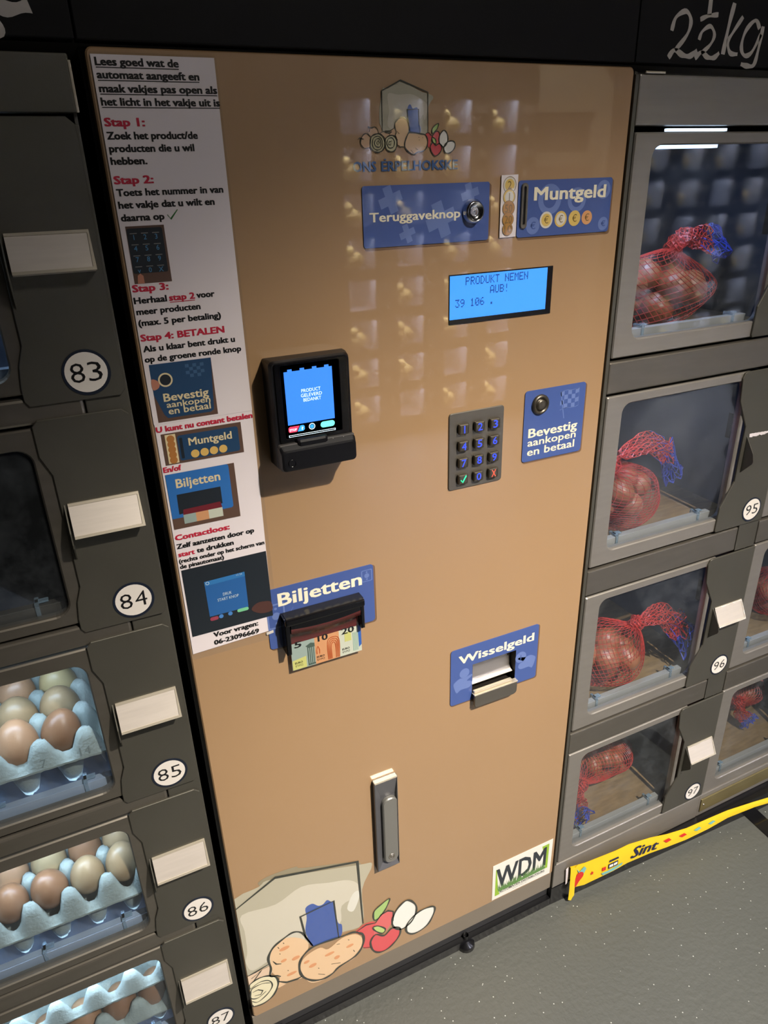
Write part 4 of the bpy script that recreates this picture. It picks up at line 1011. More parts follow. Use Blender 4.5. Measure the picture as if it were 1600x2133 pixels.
# ================================================================ locker cabinets
def poly_off(P, dx, dz): return [(x+dx, z+dz) for x, z in P]
PLATE_L = [(.001, .0), (-.003, .006), (-.003, .020), (.000, .043), (.007, .063), (.007, .205), (-.002, .228), (-.002, .262), (.004, .2685), (.090, .2685), (.0975, .262), (.0985, .250), (.0985, .006), (.093, .0)]
PLATE_R = [(.002, .0), (-.001, .004), (.001, .050), (.027, .098), (.0285, .202), (.003, .252), (-.001, .292), (.003, .301), (.008, .3025), (.1215, .3025), (.1230, .300), (.1230, .0)]
def handle_parts(parent, hx, hz, hx1, labelled, nm='opener'):
    """bent sheet: side flange at hx reaching 25 mm out, sloping label face up to hx1"""
    q = MB(); t = .0014
    P = [(-.0005, .0385), (-.0225, .0060), (-.0255, -.0070), (-.0240, -.0120), (-.0005, -.0385)]
    q.add([(hx, y, hz+z) for y, z in P]+[(hx+t, y, hz+z) for y, z in P], [(0, 1, 2, 3, 4), (9, 8, 7, 6, 5)]+[(i, i+5, (i+1) % 5+5, (i+1) % 5) for i in range(5)])
    q.build(nm+'_flange', M_PLATE, parent)
    if labelled:
        q = MB()
        yt, zt, yb, zb = -.0050, hz+.0335, -.0225, hz-.0010
        q.add([(hx+.004, yt, zt), (hx1, yt, zt), (hx1, yb, zb), (hx+.004, yb, zb), (hx+.004, yt+.003, zt), (hx1, yt+.003, zt), (hx1, -.002, zb-.004), (hx+.004, -.002, zb-.004)],
              [(0, 3, 2, 1), (3, 7, 6, 2), (0, 1, 5, 4), (1, 2, 6, 5), (0, 4, 7, 3), (4, 5, 6, 7)])
        q.build('label_holder', M_ALU, parent)
        q = MB()
        def on(u, d): return (yt+(yb-yt)*u-d, zt+(zb-zt)*u)
        for u0, u1, d in [(-.05, .03, .0008), (.93, 1.01, .0008)]:
            (ya, za), (yc, zc) = on(u0, d), on(u1, d)
            q.add([(hx+.004, ya, za), (hx1, ya, za), (hx1, yc, zc), (hx+.004, yc, zc), (hx+.004, ya+.0014, za), (hx1, ya+.0014, za), (hx1, yc+.0014, zc), (hx+.004, yc+.0014, zc)], [(0, 3, 2, 1), (3, 7, 6, 2), (0, 1, 5, 4), (1, 2, 6, 5), (0, 4, 7, 3)])
        (ya, za), (yc, zc) = on(.02, .0010), on(.95, .0010)
        q.add([(hx1-.0018, ya, za), (hx1, ya, za), (hx1, yc, zc), (hx1-.0032, yc, zc)], [(0, 3, 2, 1)])
        q.build('label_holder_edge', M_ALU2, parent)
def compartment(parent, x0, x1, z0, z1, depth, floor_m, y0=.008):
    q = MB(); e = depth
    q.add([(x0, y0, z0), (x1, y0, z0), (x1, y0, z1), (x0, y0, z1), (x0, e, z0), (x1, e, z0), (x1, e, z1), (x0, e, z1)], [(1, 5, 6, 2), (2, 6, 7, 3), (3, 7, 4, 0), (4, 5, 6, 7), (0, 4, 5, 1)])
    q.build('compartment', M_CELL, parent)
    q = MB(); q.box(x0+.001, x1-.001, y0+.002, e-.001, z0+.0005, z0+.006, .0008); return q.build('shelf_board', floor_m, parent)
def led(parent, x0, x1, y, z, on, power):
    q = MB(); q.box(x0, x1, y, y+.012, z-.010, z, .0005); q.build('led_strip', M_LED if on else M_LEDOFF, parent)
    if on:
        l = bpy.data.lights.new('led_lamp', 'AREA'); l.shape = 'RECTANGLE'; l.size = (x1-x0)*.9; l.size_y = .014; l.energy = power; l.color = (.62, .80, 1.0) if power > .8 else (.45, .62, 1.0)
        o = bpy.data.objects.new('led_lamp', l); COL.objects.link(o); o.parent = parent
        o.location = Vector(((x0+x1)/2, y+.012, z-.0145))-wloc(parent); o.rotation_euler = (math.radians(22), 0, 0)
def lip_fill(parent, x0, x1, z):
    # added fill light without a fitting, brightening the shelf from its front edge
    l = bpy.data.lights.new('lip_fill', 'AREA'); l.shape = 'RECTANGLE'; l.size = x1-x0; l.size_y = .006; l.energy = .16; l.color = (.66, .82, 1.0)
    o = bpy.data.objects.new('lip_fill', l); COL.objects.link(o); o.parent = parent
    o.location = Vector(((x0+x1)/2, .0235, z))-wloc(parent); o.rotation_euler = (math.radians(62), 0, 0)
def number_disc(plate, cx, cz, num, r, y=-.0034):
    q = MB(); q.cyl((cx, y, cz), r, (0, -1, 0), .0008, 36); q.build('number_ring', M_NAVY, plate)
    q = MB(); q.disc(cx-.0003, cz+.0003, r*.875, y-.0010, 36); q.build('number_disc', M_DISC, plate)
    q = MB(); text(q, num[0], cx-r*.66, cx-r*.08, cz-r*.40, r*.84, y-.0013, -.006); text(q, num[1], cx+r*.06, cx+r*.64, cz-r*.40, r*.84, y-.0013, -.006); q.build('number', M_INK, plate)

def add_locker(Kx, side, xd0, xd1, zb, zt, win, plate, px, pz, hx, hx1, hz, disc, num, lit, cell, floor_m, labelled=True, power=.8, lip='clear'):
    wr = win[4]
    q = MB(); q.slab(rrect(xd0, xd1, zb, zt, .003, 2), .0, .014, holes=[rrect(win[0], win[1], win[2], win[3], wr, 6)], bev=.0018)
    d = q.build('locker_door', M_DOOR if side == 'R' else M_STEEL, Kx)
    q = MB(); q.slab(rrect(win[0]-.006, win[1]+.005, win[2]-.006, win[3]+.006, .012, 4), .0062, .0022); q.build('window_pane', M_PANE, d)
    q = MB(); q.slab(poly_off(plate, px, pz), -.0034, .0030, bev=.0007); pl_ = q.build('lock_plate', M_PLATE, Kx)
    handle_parts(pl_, hx, hz, hx1, labelled)
    if disc: number_disc(pl_, disc[0], disc[1], num, .0245)
    cx0, cx1, cz0, cz1, dep = cell
    compartment(Kx, cx0, cx1, cz0, cz1, dep, floor_m, .0155)
    if side == 'R': q = MB(); q.box(cx1-.0022, cx1-.0004, .064, .074, pz+.152, pz+.200, .0004); q.build('wall_slot', M_BLACK, Kx)
    led(Kx, cx0+.03 if side == 'R' else cx0+.03, cx1-.03 if side == 'L' else cx0+.165, .020, cz1-.002, lit, power)
    if side == 'L' and lit: lip_fill(Kx, win[0], win[1]-.01, cz0+.0235)
    # raised lip behind the door with two clips
    lx0, lx1 = win[0]-.01, win[1]+(.0 if side == 'L' else -.012)
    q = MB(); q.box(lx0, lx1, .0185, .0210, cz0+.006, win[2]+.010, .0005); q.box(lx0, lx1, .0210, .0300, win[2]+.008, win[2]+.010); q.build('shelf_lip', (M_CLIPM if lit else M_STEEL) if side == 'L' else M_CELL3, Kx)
    for cxp in ((win[1]-.038, win[1]-.150) if side == 'L' else (win[0]+.035, win[1]-.045)):
        q = MB(); q.box(cxp, cxp+.005, .0165, .0360, cz0+.006, win[2]+.0145, .0006); q.box(cxp, cxp+.016, .0215, .0305, win[2]+.0125, win[2]+.0145, .0006); q.build('shelf_clip', M_CLIP, Kx)
M_CELL3 = mat('lip_grey_steel', (168, 164, 156), .4, metal=.25)
M_CLIPM = mat('lip_lit_blue', (176, 192, 212), .2, metal=.4)  # lip of lit lockers: LED light put into its colour
M_SFL = mat('cell_floor_blue_steel', (150, 164, 190), .16, metal=.85, noise=.05, nscale=6)

# ---- left cabinet: one column, five rows, numbers 83 to 87
LC = thing('locker_cabinet', 'dark steel locker cabinet left of the kiosk, numbered 83 to 87 with white number discs', 'vending machine', (-.22, 0, FZ))
LX0, LX1 = -.4320, -.0165
b = MB(); b.box(LX0, LX0+.004, .004, .42, -.05, 1.476); b.box(LX1-.003, LX1, .0035, .42, -.05, 1.476); b.box(LX0, LX1, .416, .42, -.05, 1.476); b.box(LX0, LX1, .016, .42, 1.472, 1.476); b.box(LX0, LX1, .016, .42, -.05, -.046)
b.build('cabinet_body', M_PLATE, LC)
b = MB(); b.box(LX0, LX1, .012, .05, FZ, -.05); b.build('plinth', M_BLACK, LC)
b = MB(); b.box(-.0625, LX1, .0004, .0155, -.048, 1.4180, .0012); b.build('corner_post', M_PLATE, LC)
b = MB(); b.box(LX0, LX1+.0008, -.0030, .0155, 1.4275, 1.4755, .0022); b.build('header_panel', M_PLATE, LC)
b = MB(); b.box(LX1-.0006, LX1+.0022, -.0034, .0015, 1.4275, 1.4700, .0008); b.build('edge_highlight', M_ALU2, LC)  # pale strip painting in the bright highlight along the cabinet edge
b = MB(); b.box(-.0628, -.0155, -.0010, .0, .872+.284*2-.0155, .872+.284*2-.0155+.0) if False else None
PZ = {'83': 1.156, '84': .872, '85': .588, '86': .303, '87': .019}
for i, n_ in enumerate(['83', '84', '85', '86', '87']):
    z = PZ[n_]
    add_locker(LC, 'L', LX0+.006, -.1060, z+.0125, z+.2595, (LX0+.030, -.1270, z+.028, z+.2375, .017), PLATE_L, -.118, z, -.1075, -.0265, z+.1345, (-.0552, z+.029), n_, n_ != '84', (LX0+.012, -.0700, z+.010, z+.262, .36), M_SFL, power=.9)
    # rail above this door (the top one sits under the header panel)
    if i > 0:
        q = MB(); q.box(LX0, -.0640, -.0005, .0150, z+.2605+.0025, z+.284+.0085, .0035); q.build('cross_rail', M_STEEL, LC)
q = MB(); q.box(LX0, -.0640, -.0005, .0150, -.048, .019+.0085, .0035); q.build('cross_rail', M_STEEL, LC)

# ---- right cabinet: two columns, four rows, first column numbered 94 to 97
RC = thing('locker_cabinet', 'stainless locker cabinet right of the kiosk holding red net sacks, numbered 95 to 97', 'vending machine', (1.09, 0, FZ))
RX0, RX1 = .6675, 1.5110
b = MB(); b.box(RX0-.001, RX0+.003, .006, .42, -.05, 1.478); b.box(RX1-.003, RX1, .004, .42, -.05, 1.478); b.box(RX0, RX1, .416, .42, -.05, 1.478); b.box(RX0, RX1, .016, .42, 1.474, 1.478); b.box(RX0, RX1, .016, .42, -.05, -.046)
b.box(1.086, 1.0885, .018, .42, -.05, 1.478)
b.build('cabinet_body', M_PLATE, RC)
b = MB(); b.box(.733, .845, .0045, .0105, 1.4095, 1.4130, .0004); b.build('gap_glow', M_LED, RC)  # glowing strip standing in for LED light leaking through the gap
b = MB(); b.add([(x, y, z) for z in (FZ, -.0505) for x, y in ((.6610, -.0020), (1.30, -.0260), (RX1, -.0260), (RX1, .10), (.6610, .10))], [(0, 1, 6, 5), (1, 2, 7, 6), (2, 3, 8, 7), (3, 4, 9, 8), (4, 0, 5, 9), (5, 6, 7, 8, 9)]); b.build('plinth', M_BLACK, RC)
b = MB(); b.box(.6680, RX1, -.0030, .0155, 1.4160, 1.4745, .0022); b.build('header_panel', M_DOOR, RC)
b = MB(); b.box(.6625, .6690, -.0012, .014, -.050, 1.4740, .0008); b.build('hinge_post', M_PLATE, RC)
for c_ in range(2):
    dx = .4195*c_; xa = .6715+dx
    for i in range(4):
        z = .024+.361*i
        n_ = ['97', '96', '95', '94'][i]
        lit = (i >= 1) if c_ == 0 else (i in (1, 2))
        add_locker(RC, 'R', xa+.0015, xa+.318, z, z+.3015, (xa+.0360, xa+.3090, z+.0260, z+.2860, .016), PLATE_R, .9655+dx, z, 1.0010+dx, 1.0790+dx, z+.1490, (1.0535+dx, z+.029) if c_ == 0 else None, n_, lit, (xa+.012, 1.0440+dx, z+.010, z+.294, .36), M_WOOD if True else None, labelled=(n_ not in ('95',) if c_ == 0 else True), power=.35 if n_ != '94' else .7)
        q = MB()
        if i < 3:
            q.box(xa-.002, xa+.3600, -.0012, .0150, z+.3065, z+.3560, .0024); q.build('cross_rail', M_STEEL, RC)
            q = MB(); q.box(xa+.3620, xa+.4145, -.0006, .0150, z+.3040, z+.3605, .0008); q.build('corner_rail', M_PLATE, RC)
b = MB(); b.box(.6630, 1.0875, -.0016, .0150, -.0495, .0205, .0022); b.box(1.0880, RX1, -.0010, .0150, -.0495, .0190, .0022); b.build('bottom_rail', M_DOOR, RC)
b = MB(); b.box(1.0930, 1.4300, -.0045, -.0012, -.0330, .0060, .0012); cp_ = b.build('cover_strip', mat('zinc_plate', (158, 146, 104), .35, metal=.7, noise=.15, nscale=14), RC)
b = MB(); b.lathe((1.1010, -.0044, -.0120), [(.0030, 0), (.0026, .0014), (0, .0018)]); b.build('rivet', M_BRIGHT, cp_)
q = MB(); random.seed(3)
for i in range(9): x = 1.0065+i*.0082; q.slab([(x, .9330-.0005*i), (x+.0088, .9330-.0004*i), (x+.0086, .9268+random.uniform(-.002, .001)), (x+.001, .9272+random.uniform(-.002, .001))], -.0040, .0004)
q.build('torn_tape', M_PAPER, RC)
q = MB(); q.box(.6750, .7080, -.0055, -.0032, 1.4750, 1.4775, .0006); q.build('top_trim_strip', M_ALU2, RC)

# ================================================================ chalkboards above
def board(x0, x1, lab):
    t = thing('chalkboard', lab, 'chalkboard', ((x0+x1)/2, 0, 1.485))
    q = MB(); q.box(x0, x1, -.006, .018, 1.4860, 1.900, .0012); q.build('board_panel', M_BOARD, t); return t
bl = board(-.4320, -.0075, 'black chalkboard panel above the left lockers with clipped white chalk lettering')
bc = board(-.0060, .6535, 'plain black board panel above the brown kiosk, without writing')
br = board(.6550, 1.5110, 'black chalkboard above the right lockers reading 2 1/2 kg in white')
YC = -.0064
q = MB()
def brush(q, P, w_): q.stroke(P, w_, YC, taper=False)
def px(zx, zy): return zx, zy
CH = lambda P: [(.0+a, b_) for a, b_ in P]
brush(q, [(.7085, 1.5215), (.7130, 1.5360), (.7290, 1.5430), (.7390, 1.5330), (.7350, 1.5180), (.7180, 1.5010)], .0052)
brush(q, [(.7080, 1.4925), (.7170, 1.5010), (.7320, 1.4960), (.7450, 1.4955), (.7560, 1.5020)], .0060)
brush(q, [(.7680, 1.5700), (.7690, 1.5410)], .0062)
brush(q, [(.7545, 1.5355), (.7680, 1.5400), (.7850, 1.5420)], .0048)
brush(q, [(.7570, 1.5135), (.7610, 1.5230), (.7740, 1.5290), (.7830, 1.5200), (.7780, 1.5090), (.7640, 1.4990)], .0046)
brush(q, [(.7540, 1.4930), (.7640, 1.5000), (.7760, 1.4950), (.7880, 1.4950), (.7960, 1.5005)], .0055)
brush(q, [(.8110, 1.5560), (.8060, 1.5280), (.8030, 1.4990)], .0062)
brush(q, [(.8300, 1.5420), (.8150, 1.5230), (.8090, 1.5130), (.8160, 1.5010), (.8300, 1.5000)], .0050)
brush(q, [(.8640, 1.5300), (.8540, 1.5390), (.8390, 1.5270), (.8350, 1.5090), (.8430, 1.4990), (.8560, 1.5030), (.8680, 1.5240)], .0052)
brush(q, [(.8700, 1.5330), (.8680, 1.5080), (.8640, 1.4890), (.8520, 1.4790+.008), (.8390, 1.4890)], .0056)
brush(q, [(.8790, 1.5480), (.8900, 1.5490), (.9050, 1.5480)], .0050)
brush(q, [(.9250, 1.5550), (.9200, 1.5000)], .0055); brush(q, [(.9100, 1.5330), (.9400, 1.5340)], .0045)
q.build('chalk_lettering', M_CHALK, br)
for P_, w_ in (([(-.0900, 1.5120), (-.0720, 1.5080), (-.0560, 1.5060), (-.0400, 1.5095)], .0105), ([(-.0820, 1.4900), (-.0700, 1.4960), (-.0690, 1.4880), (-.0760, 1.4870)], .0080), ([(-.1900, 1.5000), (-.1700, 1.5300), (-.1500, 1.5000), (-.1300, 1.5300)], .008)):
    q = MB(); brush(q, P_, w_); q.build('chalk_stroke', M_CHALK, bl)

# ================================================================ eggs and trays
EGGM = [mat('egg_shell_'+str(i), c, .38, noise=.12, nscale=16, bump=.15, bscale=500, speck=((96, 66, 44), 330, .055), spec=.4) for i, c in enumerate([(146, 110, 80), (148, 128, 94), (120, 86, 60), (156, 138, 98), (136, 114, 84)])]
def egg_mesh(m):
    q = MB(); prof = []; n = 16; H = .033; R = .0262
    for i in range(n+1):
        t = PI*i/n; z = H*math.cos(t); r = R*math.sin(t)*(1+.13*(-math.cos(t))); prof.append((max(r, 0), -z))
    q.lathe((0, 0, 0), prof, axis=(0, 0, -1), n=24)
    me = q.build('egg', m); return me
def tray_obj(x0, x1, y0, y1, pitch, zf, label, tilt=None, pk=.034, up_=.022, mx=0):
    xl = x1; x1 = x1+mx
    """moulded pulp: truncated peaks between the egg cups, thin turned-down rim"""
    nx = int((x1-x0)/.0042); ny = int((y1-y0)/.0042); q = MB(); vs = []
    def h(x, y):
        u = (x-xl)/pitch; v = (y-y0-.008)/pitch
        du = abs(u-round(u)); dv = abs(v-round(v))            # distance to nearest peak
        d = math.hypot(du, dv)
        peak = max(0, min(1, (.40-d)/.24))
        cup = min(.6, max(0, 1-math.hypot(.5-du, .5-dv)/.46))*1.5
        base = .053+up_+peak*pk-cup*(.045+up_*.9)+(.008 if d > .36 and (du < .1 or dv < .1) else 0)
        e_ = min(x-x0, x1-x, y-y0, y1-y)
        if e_ < .006: base = .049+up_+max(0, base-.053-up_)*e_/.006
        return base
    for j in range(ny+1):
        for i in range(nx+1):
            x = x0+(x1-x0)*i/nx; y = y0+(y1-y0)*j/ny; vs.append((x, y, zf+h(x, y)+random.uniform(-.0004, .0004)))
    fs = [(j*(nx+1)+i, j*(nx+1)+i+1, (j+1)*(nx+1)+i+1, (j+1)*(nx+1)+i) for j in range(ny) for i in range(nx)]
    q.add(vs, fs, True)
    q.add([(v[0], v[1], v[2]-.0028) for v in vs], [tuple(reversed(f)) for f in fs], True)
    N = len(vs)
    ed = [i for i in range(nx+1)]; q.add([vs[i] for i in ed]+[(vs[i][0], vs[i][1], vs[i][2]-.003+random.uniform(-.0008, .0008)) for i in ed], [(i, i+1, nx+2+i, nx+1+i) for i in range(nx)])
    me = q.build('egg_tray', M_PULP)
    for v in me.data.vertices: v.co -= Vector(((x0+x1)/2, (y0+y1)/2, zf))
    me.location = ((x0+x1)/2, (y0+y1)/2, zf)
    if tilt: me.rotation_euler = tilt
    return tag(me, label, 'egg tray')
ROWN = ['front row', 'second row', 'third row', 'fourth row', 'back row']; COLN = ['rightmost', 'second from right', 'third from right', 'fourth from right', 'fifth from right']
proto = {}
def egg(x, y, z, mi, label, rot=(0, 0, 0), s=1.0):
    if mi not in proto: o = egg_mesh(EGGM[mi]); proto[mi] = o
    else: o = proto[mi].copy(); COL.objects.link(o)
    o.location = (x, y, z); o.rotation_euler = rot; o.scale = (s, s, s)
    tag(o, label, 'egg', 'brown eggs in the grey pulp trays'); return o
SH = ['tan brown', 'pale olive beige', 'dark reddish brown', 'light yellowish beige', 'greyish tan']
TW = {'85': 'tray stamped 7 and 14', '86': 'worn crumpled tray', '87': 'lowest tray', '83': 'topmost tray'}
def fill(num, zf, x1, y0, pitch, cols, rows, shades, zegg, s=1.0):
    k = 0
    for r_ in range(rows):
        for c_ in range(cols):
            mi = shades[k % len(shades)]; k += 1
            x = x1-pitch*(c_+.5); y = y0+.008+pitch*(r_+.5)
            egg(x+random.uniform(-.001, .001), y, zf+zegg, mi, '%s egg, %s, %s of the %s' % (SH[mi], ROWN[r_], COLN[c_] if c_ < 5 else 'far left', TW[num]), (random.uniform(-.22, .22), random.uniform(-.16, .16), random.uniform(0, 6)), s*random.uniform(.96, 1.03))
random.seed(11)
EP = .0555
z85 = PZ['85']+.0165
t85 = tray_obj(-.1480-4.7*EP, -.1480, .0125, .0125+.016+5*EP, EP, z85+.001, 'grey green pulp egg tray in locker 85, its front peaks stamped 7 and 14', mx=.024)
for t_, cx in (('7', -.2035), ('14', -.1520)):
    q = MB(); text(q, t_, cx-.0035*len(t_), cx+.0035*len(t_), 0, .011, 0, .0)
    q.v = [(v[0], .0118+(v[2])*.22, z85+.0755+v[2]) for v in q.v]; o_ = q.build('stamped_number', mat('pulp_shadow', (104, 112, 106), .9)); off = t85.location; o_.data.transform(Matrix.Translation(-off)); o_.parent = t85
fill('85', z85, -.1480, .0125, EP, 3, 4, [2, 0, 4, 4, 4, 1, 3, 0, 1], .098)
q = MB()
z86 = PZ['86']+.0165
tray_obj(-.1180-5*.0520, -.1180, .0125, .0125+.016+4*.0520, .0520, z86+.001, 'worn pulp egg tray in locker 86 with a crumpled stained front edge', pk=.046, up_=.026, mx=.010)
fill('86', z86, -.1180, .0125, .0520, 4, 3, [4, 4, 2, 2, 4, 2, 1, 0], .116, s=.94)
z87 = PZ['87']+.0165
tray_obj(-.1200-5*EP, -.1200, .0145, .0145+.016+5*EP, EP, z87+.001, 'lower pulp egg tray in locker 87 holding eggs under a second tray')
fill('87', z87, -.1200, .0145, EP, 4, 1, [2, 2, 0, 2], .092)
t87 = tray_obj(-.1200-5*EP, -.1200, .0145, .0145+.016+5*EP, EP, z87+.076, 'pale blue lit pulp egg tray laid over the eggs in locker 87', tilt=None)
z83 = PZ['83']+.0165
tray_obj(-.1450-5*EP, -.1450, .0145, .0145+.016+5*EP, EP, z83+.004, 'pulp egg tray in locker 83, cut off by the left picture edge')
fill('83', z83, -.1450, .0145, EP, 2, 3, [1, 1, 4, 4], .098)

# ================================================================ red net sacks of onions
def frame_from(d):
    d = Vector(d).normalized(); u = d.orthogonal().normalized(); return u, d.cross(u), d
def net_sheet(q, rings, r):
    """rings: list of rings of points; lays diagonal strands between them"""
    m = len(rings[0])
    for j in range(len(rings)-1):
        for i in range(m):
            a = rings[j][i]
            if (i+j) % 2 == 0:
                q.tube([a, rings[j+1][(i+1) % m]], r); q.tube([a, rings[j+1][(i-1) % m]], r)
def sack(num, c, rad, knot, tail, label, seed, nu=64, nv=44, tail_w=.035, onions=9, blue_edge=True):
    random.seed(seed)
    c = Vector(c); knot = Vector(knot)
    t = thing('onion_sack', label, 'sack', (c.x, c.y, c.z-rad[2]))
    ph = [random.uniform(0, 6) for _ in range(6)]
    kd = (knot-c).normalized()
    rings = []
    for j in range(nv+1):
        th = PI*j/nv; row = []
        for i in range(nu):
            f = 2*PI*i/nu+ (th*.5)
            u, v, d = frame_from(kd)
            n_ = (u*math.cos(f)+v*math.sin(f))*math.sin(th)+d*math.cos(th)
            l = 1+.07*math.sin(3*f+ph[0]+2*th)*math.sin(th)+.05*math.sin(5*th+ph[1]+f)
            p = Vector((n_.x*rad[0], n_.y*rad[1], n_.z*rad[2]))*l
            near = max(0, (math.cos(th)-.55)/.45)
            p = c+p; p = p.lerp(knot, near**1.6)
            p.z = max(p.z, c.z-rad[2]*.93)
            row.append(p)
        rings.append(row)
    q = MB(); net_sheet(q, rings, .00055); q.build('net', M_NET, t)
    # translucent film of folded net near the neck: long gathered threads
    q = MB()
    for k in range(46):
        i = random.randrange(nu); j0 = random.randint(0, 2); P = [rings[j][(i+j//4) % nu]+Vector([random.uniform(-.0012, .0012) for _ in range(3)]) for j in range(j0, random.randint(6, 13))]
        q.tube(P, .0008)
    q.build('gathered_threads', M_NET, t)
    # onions
    pos = []; R0 = min(rad)*.46
    for k in range(onions):
        for _ in range(60):
            n_ = Vector([random.gauss(0, 1) for _ in range(3)]).normalized(); p = Vector((n_.x*(rad[0]-R0*.98), n_.y*(rad[1]-R0*.98), n_.z*(rad[2]-R0*.98)))*random.uniform(.55, 1.0)
            if all((p-o_).length > R0*1.35 for o_ in pos): pos.append(p); break
    for p in pos:
        R = R0*random.uniform(.92, 1.04); q = MB(); prof = []
        for i in range(13):
            th = PI*i/12; z = math.cos(th); prof.append((R*math.sin(th)**.92 if 0 < i < 12 else 0, -R*.88*z*(1 if i > 1 else 1.12)))
        zc = max((c+p).z, c.z-rad[2]*.9+R*.9)
        q.lathe((c.x+p.x, c.y+p.y, zc), prof, axis=(random.uniform(-.5, .5), random.uniform(-.5, .5), -1), n=18); q.build('onion', M_ONION, t)
    # knot
    q = MB(); kr = .0155; kp_ = []
    for j in range(11):
        th = PI*j/10; row = []
        for i in range(20):
            f = 2*PI*i/20; rr = kr*(1+.22*math.sin(3*f+4*th)); row.append(knot+Vector((rr*math.sin(th)*math.cos(f), rr*math.sin(th)*math.sin(f), rr*math.cos(th))))
        kp_.append(row)
    net_sheet(q, kp_, .0011); q.ellipsoid(knot, (kr*.82, kr*.8, kr*.8), 12, 8); q.build('knot', M_NET, t)
    # flared tail, its ragged hem blue
    T = [Vector(p) for p in tail]; N = 26; P = []
    for k in range(N+1):
        s_ = k/N*(len(T)-1); i = min(int(s_), len(T)-2); P.append(T[i].lerp(T[i+1], s_-i))
    for _ in range(3): P = [P[0]]+[(P[k-1]+P[k]*2+P[k+1])/4 for k in range(1, N)]+[P[-1]]
    rows = []; m_ = 26
    for k in range(N+1):
        d = (P[min(k+1, N)]-P[max(k-1, 0)]); u, v, d = frame_from(d); w_ = .006+(tail_w-.006)*(k/N)**1.1; row = []
        for i in range(m_):
            f = 2*PI*i/m_; rr = w_*(1+.35*math.sin(3*f+k*.35+ph[2])+.15*math.sin(7*f+ph[3]))
            off = u*math.cos(f)*rr+v*math.sin(f)*rr*.45
            if k > N-4: off += d*random.uniform(-.004, .009)
            row.append(P[k]+off+Vector([random.uniform(-.0009, .0009) for _ in range(3)]))
        rows.append(row)
    cut = N-5 if blue_edge else N
    q = MB(); net_sheet(q, rows[:cut+1], .0008); [q.tube([rows[k][i] for k in range(0, cut+1)], .0006) for i in range(0, m_, 2)]; q.build('net_tail', M_NET, t)
    if blue_edge:
        q = MB(); net_sheet(q, rows[cut:], .0010); q.tube([rows[-1][i] for i in range(m_)]+[rows[-1][0]], .0012); [q.tube([rows[k][i] for k in range(cut-6, N+1)], .0009) for i in range(0, m_, 3)]; q.build('blue_hem', M_NETB, t)
    return t
zS = {n_: .024+.361*i+.0165 for i, n_ in enumerate(['97', '96', '95', '94'])}
sack('94', (.832, .100, 1.182), (.112, .072, .062), (.868, .095, 1.248), [(.868, .095, 1.248), (.885, .092, 1.262), (.915, .088, 1.262), (.955, .082, 1.246)], 'red net sack of onions in the top right locker, blue hem pointing right', 5, tail_w=.030, onions=18)
sack('95', (.800, .092, .824), (.094, .070, .060), (.778, .085, .885), [(.778, .085, .885), (.800, .080, .912), (.850, .078, .918), (.900, .078, .898), (.926, .080, .850)], 'red net sack of onions in locker 95 with its tail arching over', 6, tail_w=.030, onions=16)
sack('96', (.818, .084, .468), (.092, .068, .064), (.877, .070, .529), [(.877, .070, .529), (.905, .066, .540), (.945, .060, .532), (.985, .056, .500), (1.008, .052, .470)], 'red net sack of onions in locker 96 with knotted neck and blue hem', 7, tail_w=.040, onions=16)
sack('97', (.905, .150, .094), (.086, .062, .050), (.822, .112, .075), [(.822, .112, .075), (.795, .090, .066), (.772, .065, .062), (.760, .045, .062)], 'red net sack of onions lying at the back of unlit locker 97', 8, tail_w=.034, onions=12)
sack('96', (1.345, .090, .460), (.076, .066, .056), (1.330, .085, .540), [(1.330, .085, .540), (1.315, .080, .575), (1.305, .075, .590)], 'red net sack of onions in the second column, cut off by the right picture edge', 9, tail_w=.03, onions=12)
sack('97', (1.400, .180, .098), (.075, .060, .054), (1.345, .130, .100), [(1.345, .130, .100), (1.335, .110, .085), (1.345, .090, .066)], 'red net sack in the unlit bottom locker of the second column', 10, tail_w=.02, onions=10)

# ================================================================ yellow paper banner
BN = thing('paper_banner', 'yellow printed paper banner reading Sint hanging along the bottom of the right lockers', 'banner', (.95, -.006, -.06))
top = [(.7020, .0030), (.7400, -.0010), (.8200, -.0060), (.8620, -.0080), (.9260, -.0180), (.9730, -.0270), (1.0300, -.0330), (1.1000, -.0350), (1.1620, -.0400), (1.2500, -.0510), (1.3450, -.0620), (1.4500, -.0700)]
bot = [(.7100, -.0620), (.7400, -.0660), (.8200, -.0640), (.8620, -.0625), (.9260, -.0640), (.9730, -.0650), (1.0300, -.0660), (1.1000, -.0650), (1.1620, -.0600), (1.2500, -.0640), (1.3450, -.0760), (1.4500, -.0860)]
def yb(k, v): return -.0085-.0022*math.sin(k*1.3)-v*.004-max(0, top[k][0]-.70)*.045
q = MB(); vs = []; NV = 4
for k, (a, b_) in enumerate(zip(top, bot)):
    for j in range(NV+1):
        v = j/NV; vs.append((a[0]+(b_[0]-a[0])*v, yb(k, v)-.0012*math.sin(v*PI), a[1]+(b_[1]-a[1])*v))
q.add(vs, [(k*(NV+1)+j, k*(NV+1)+j+1, (k+1)*(NV+1)+j+1, (k+1)*(NV+1)+j) for k in range(len(top)-1) for j in range(NV)], True)
q.add([(v[0], v[1]+.0012, v[2]) for v in vs], [((k+1)*(NV+1)+j, (k+1)*(NV+1)+j+1, k*(NV+1)+j+1, k*(NV+1)+j) for k in range(len(top)-1) for j in range(NV)], True)
bn_ = q.build('banner_strip', M_YEL, BN)
q = MB(); vs = []
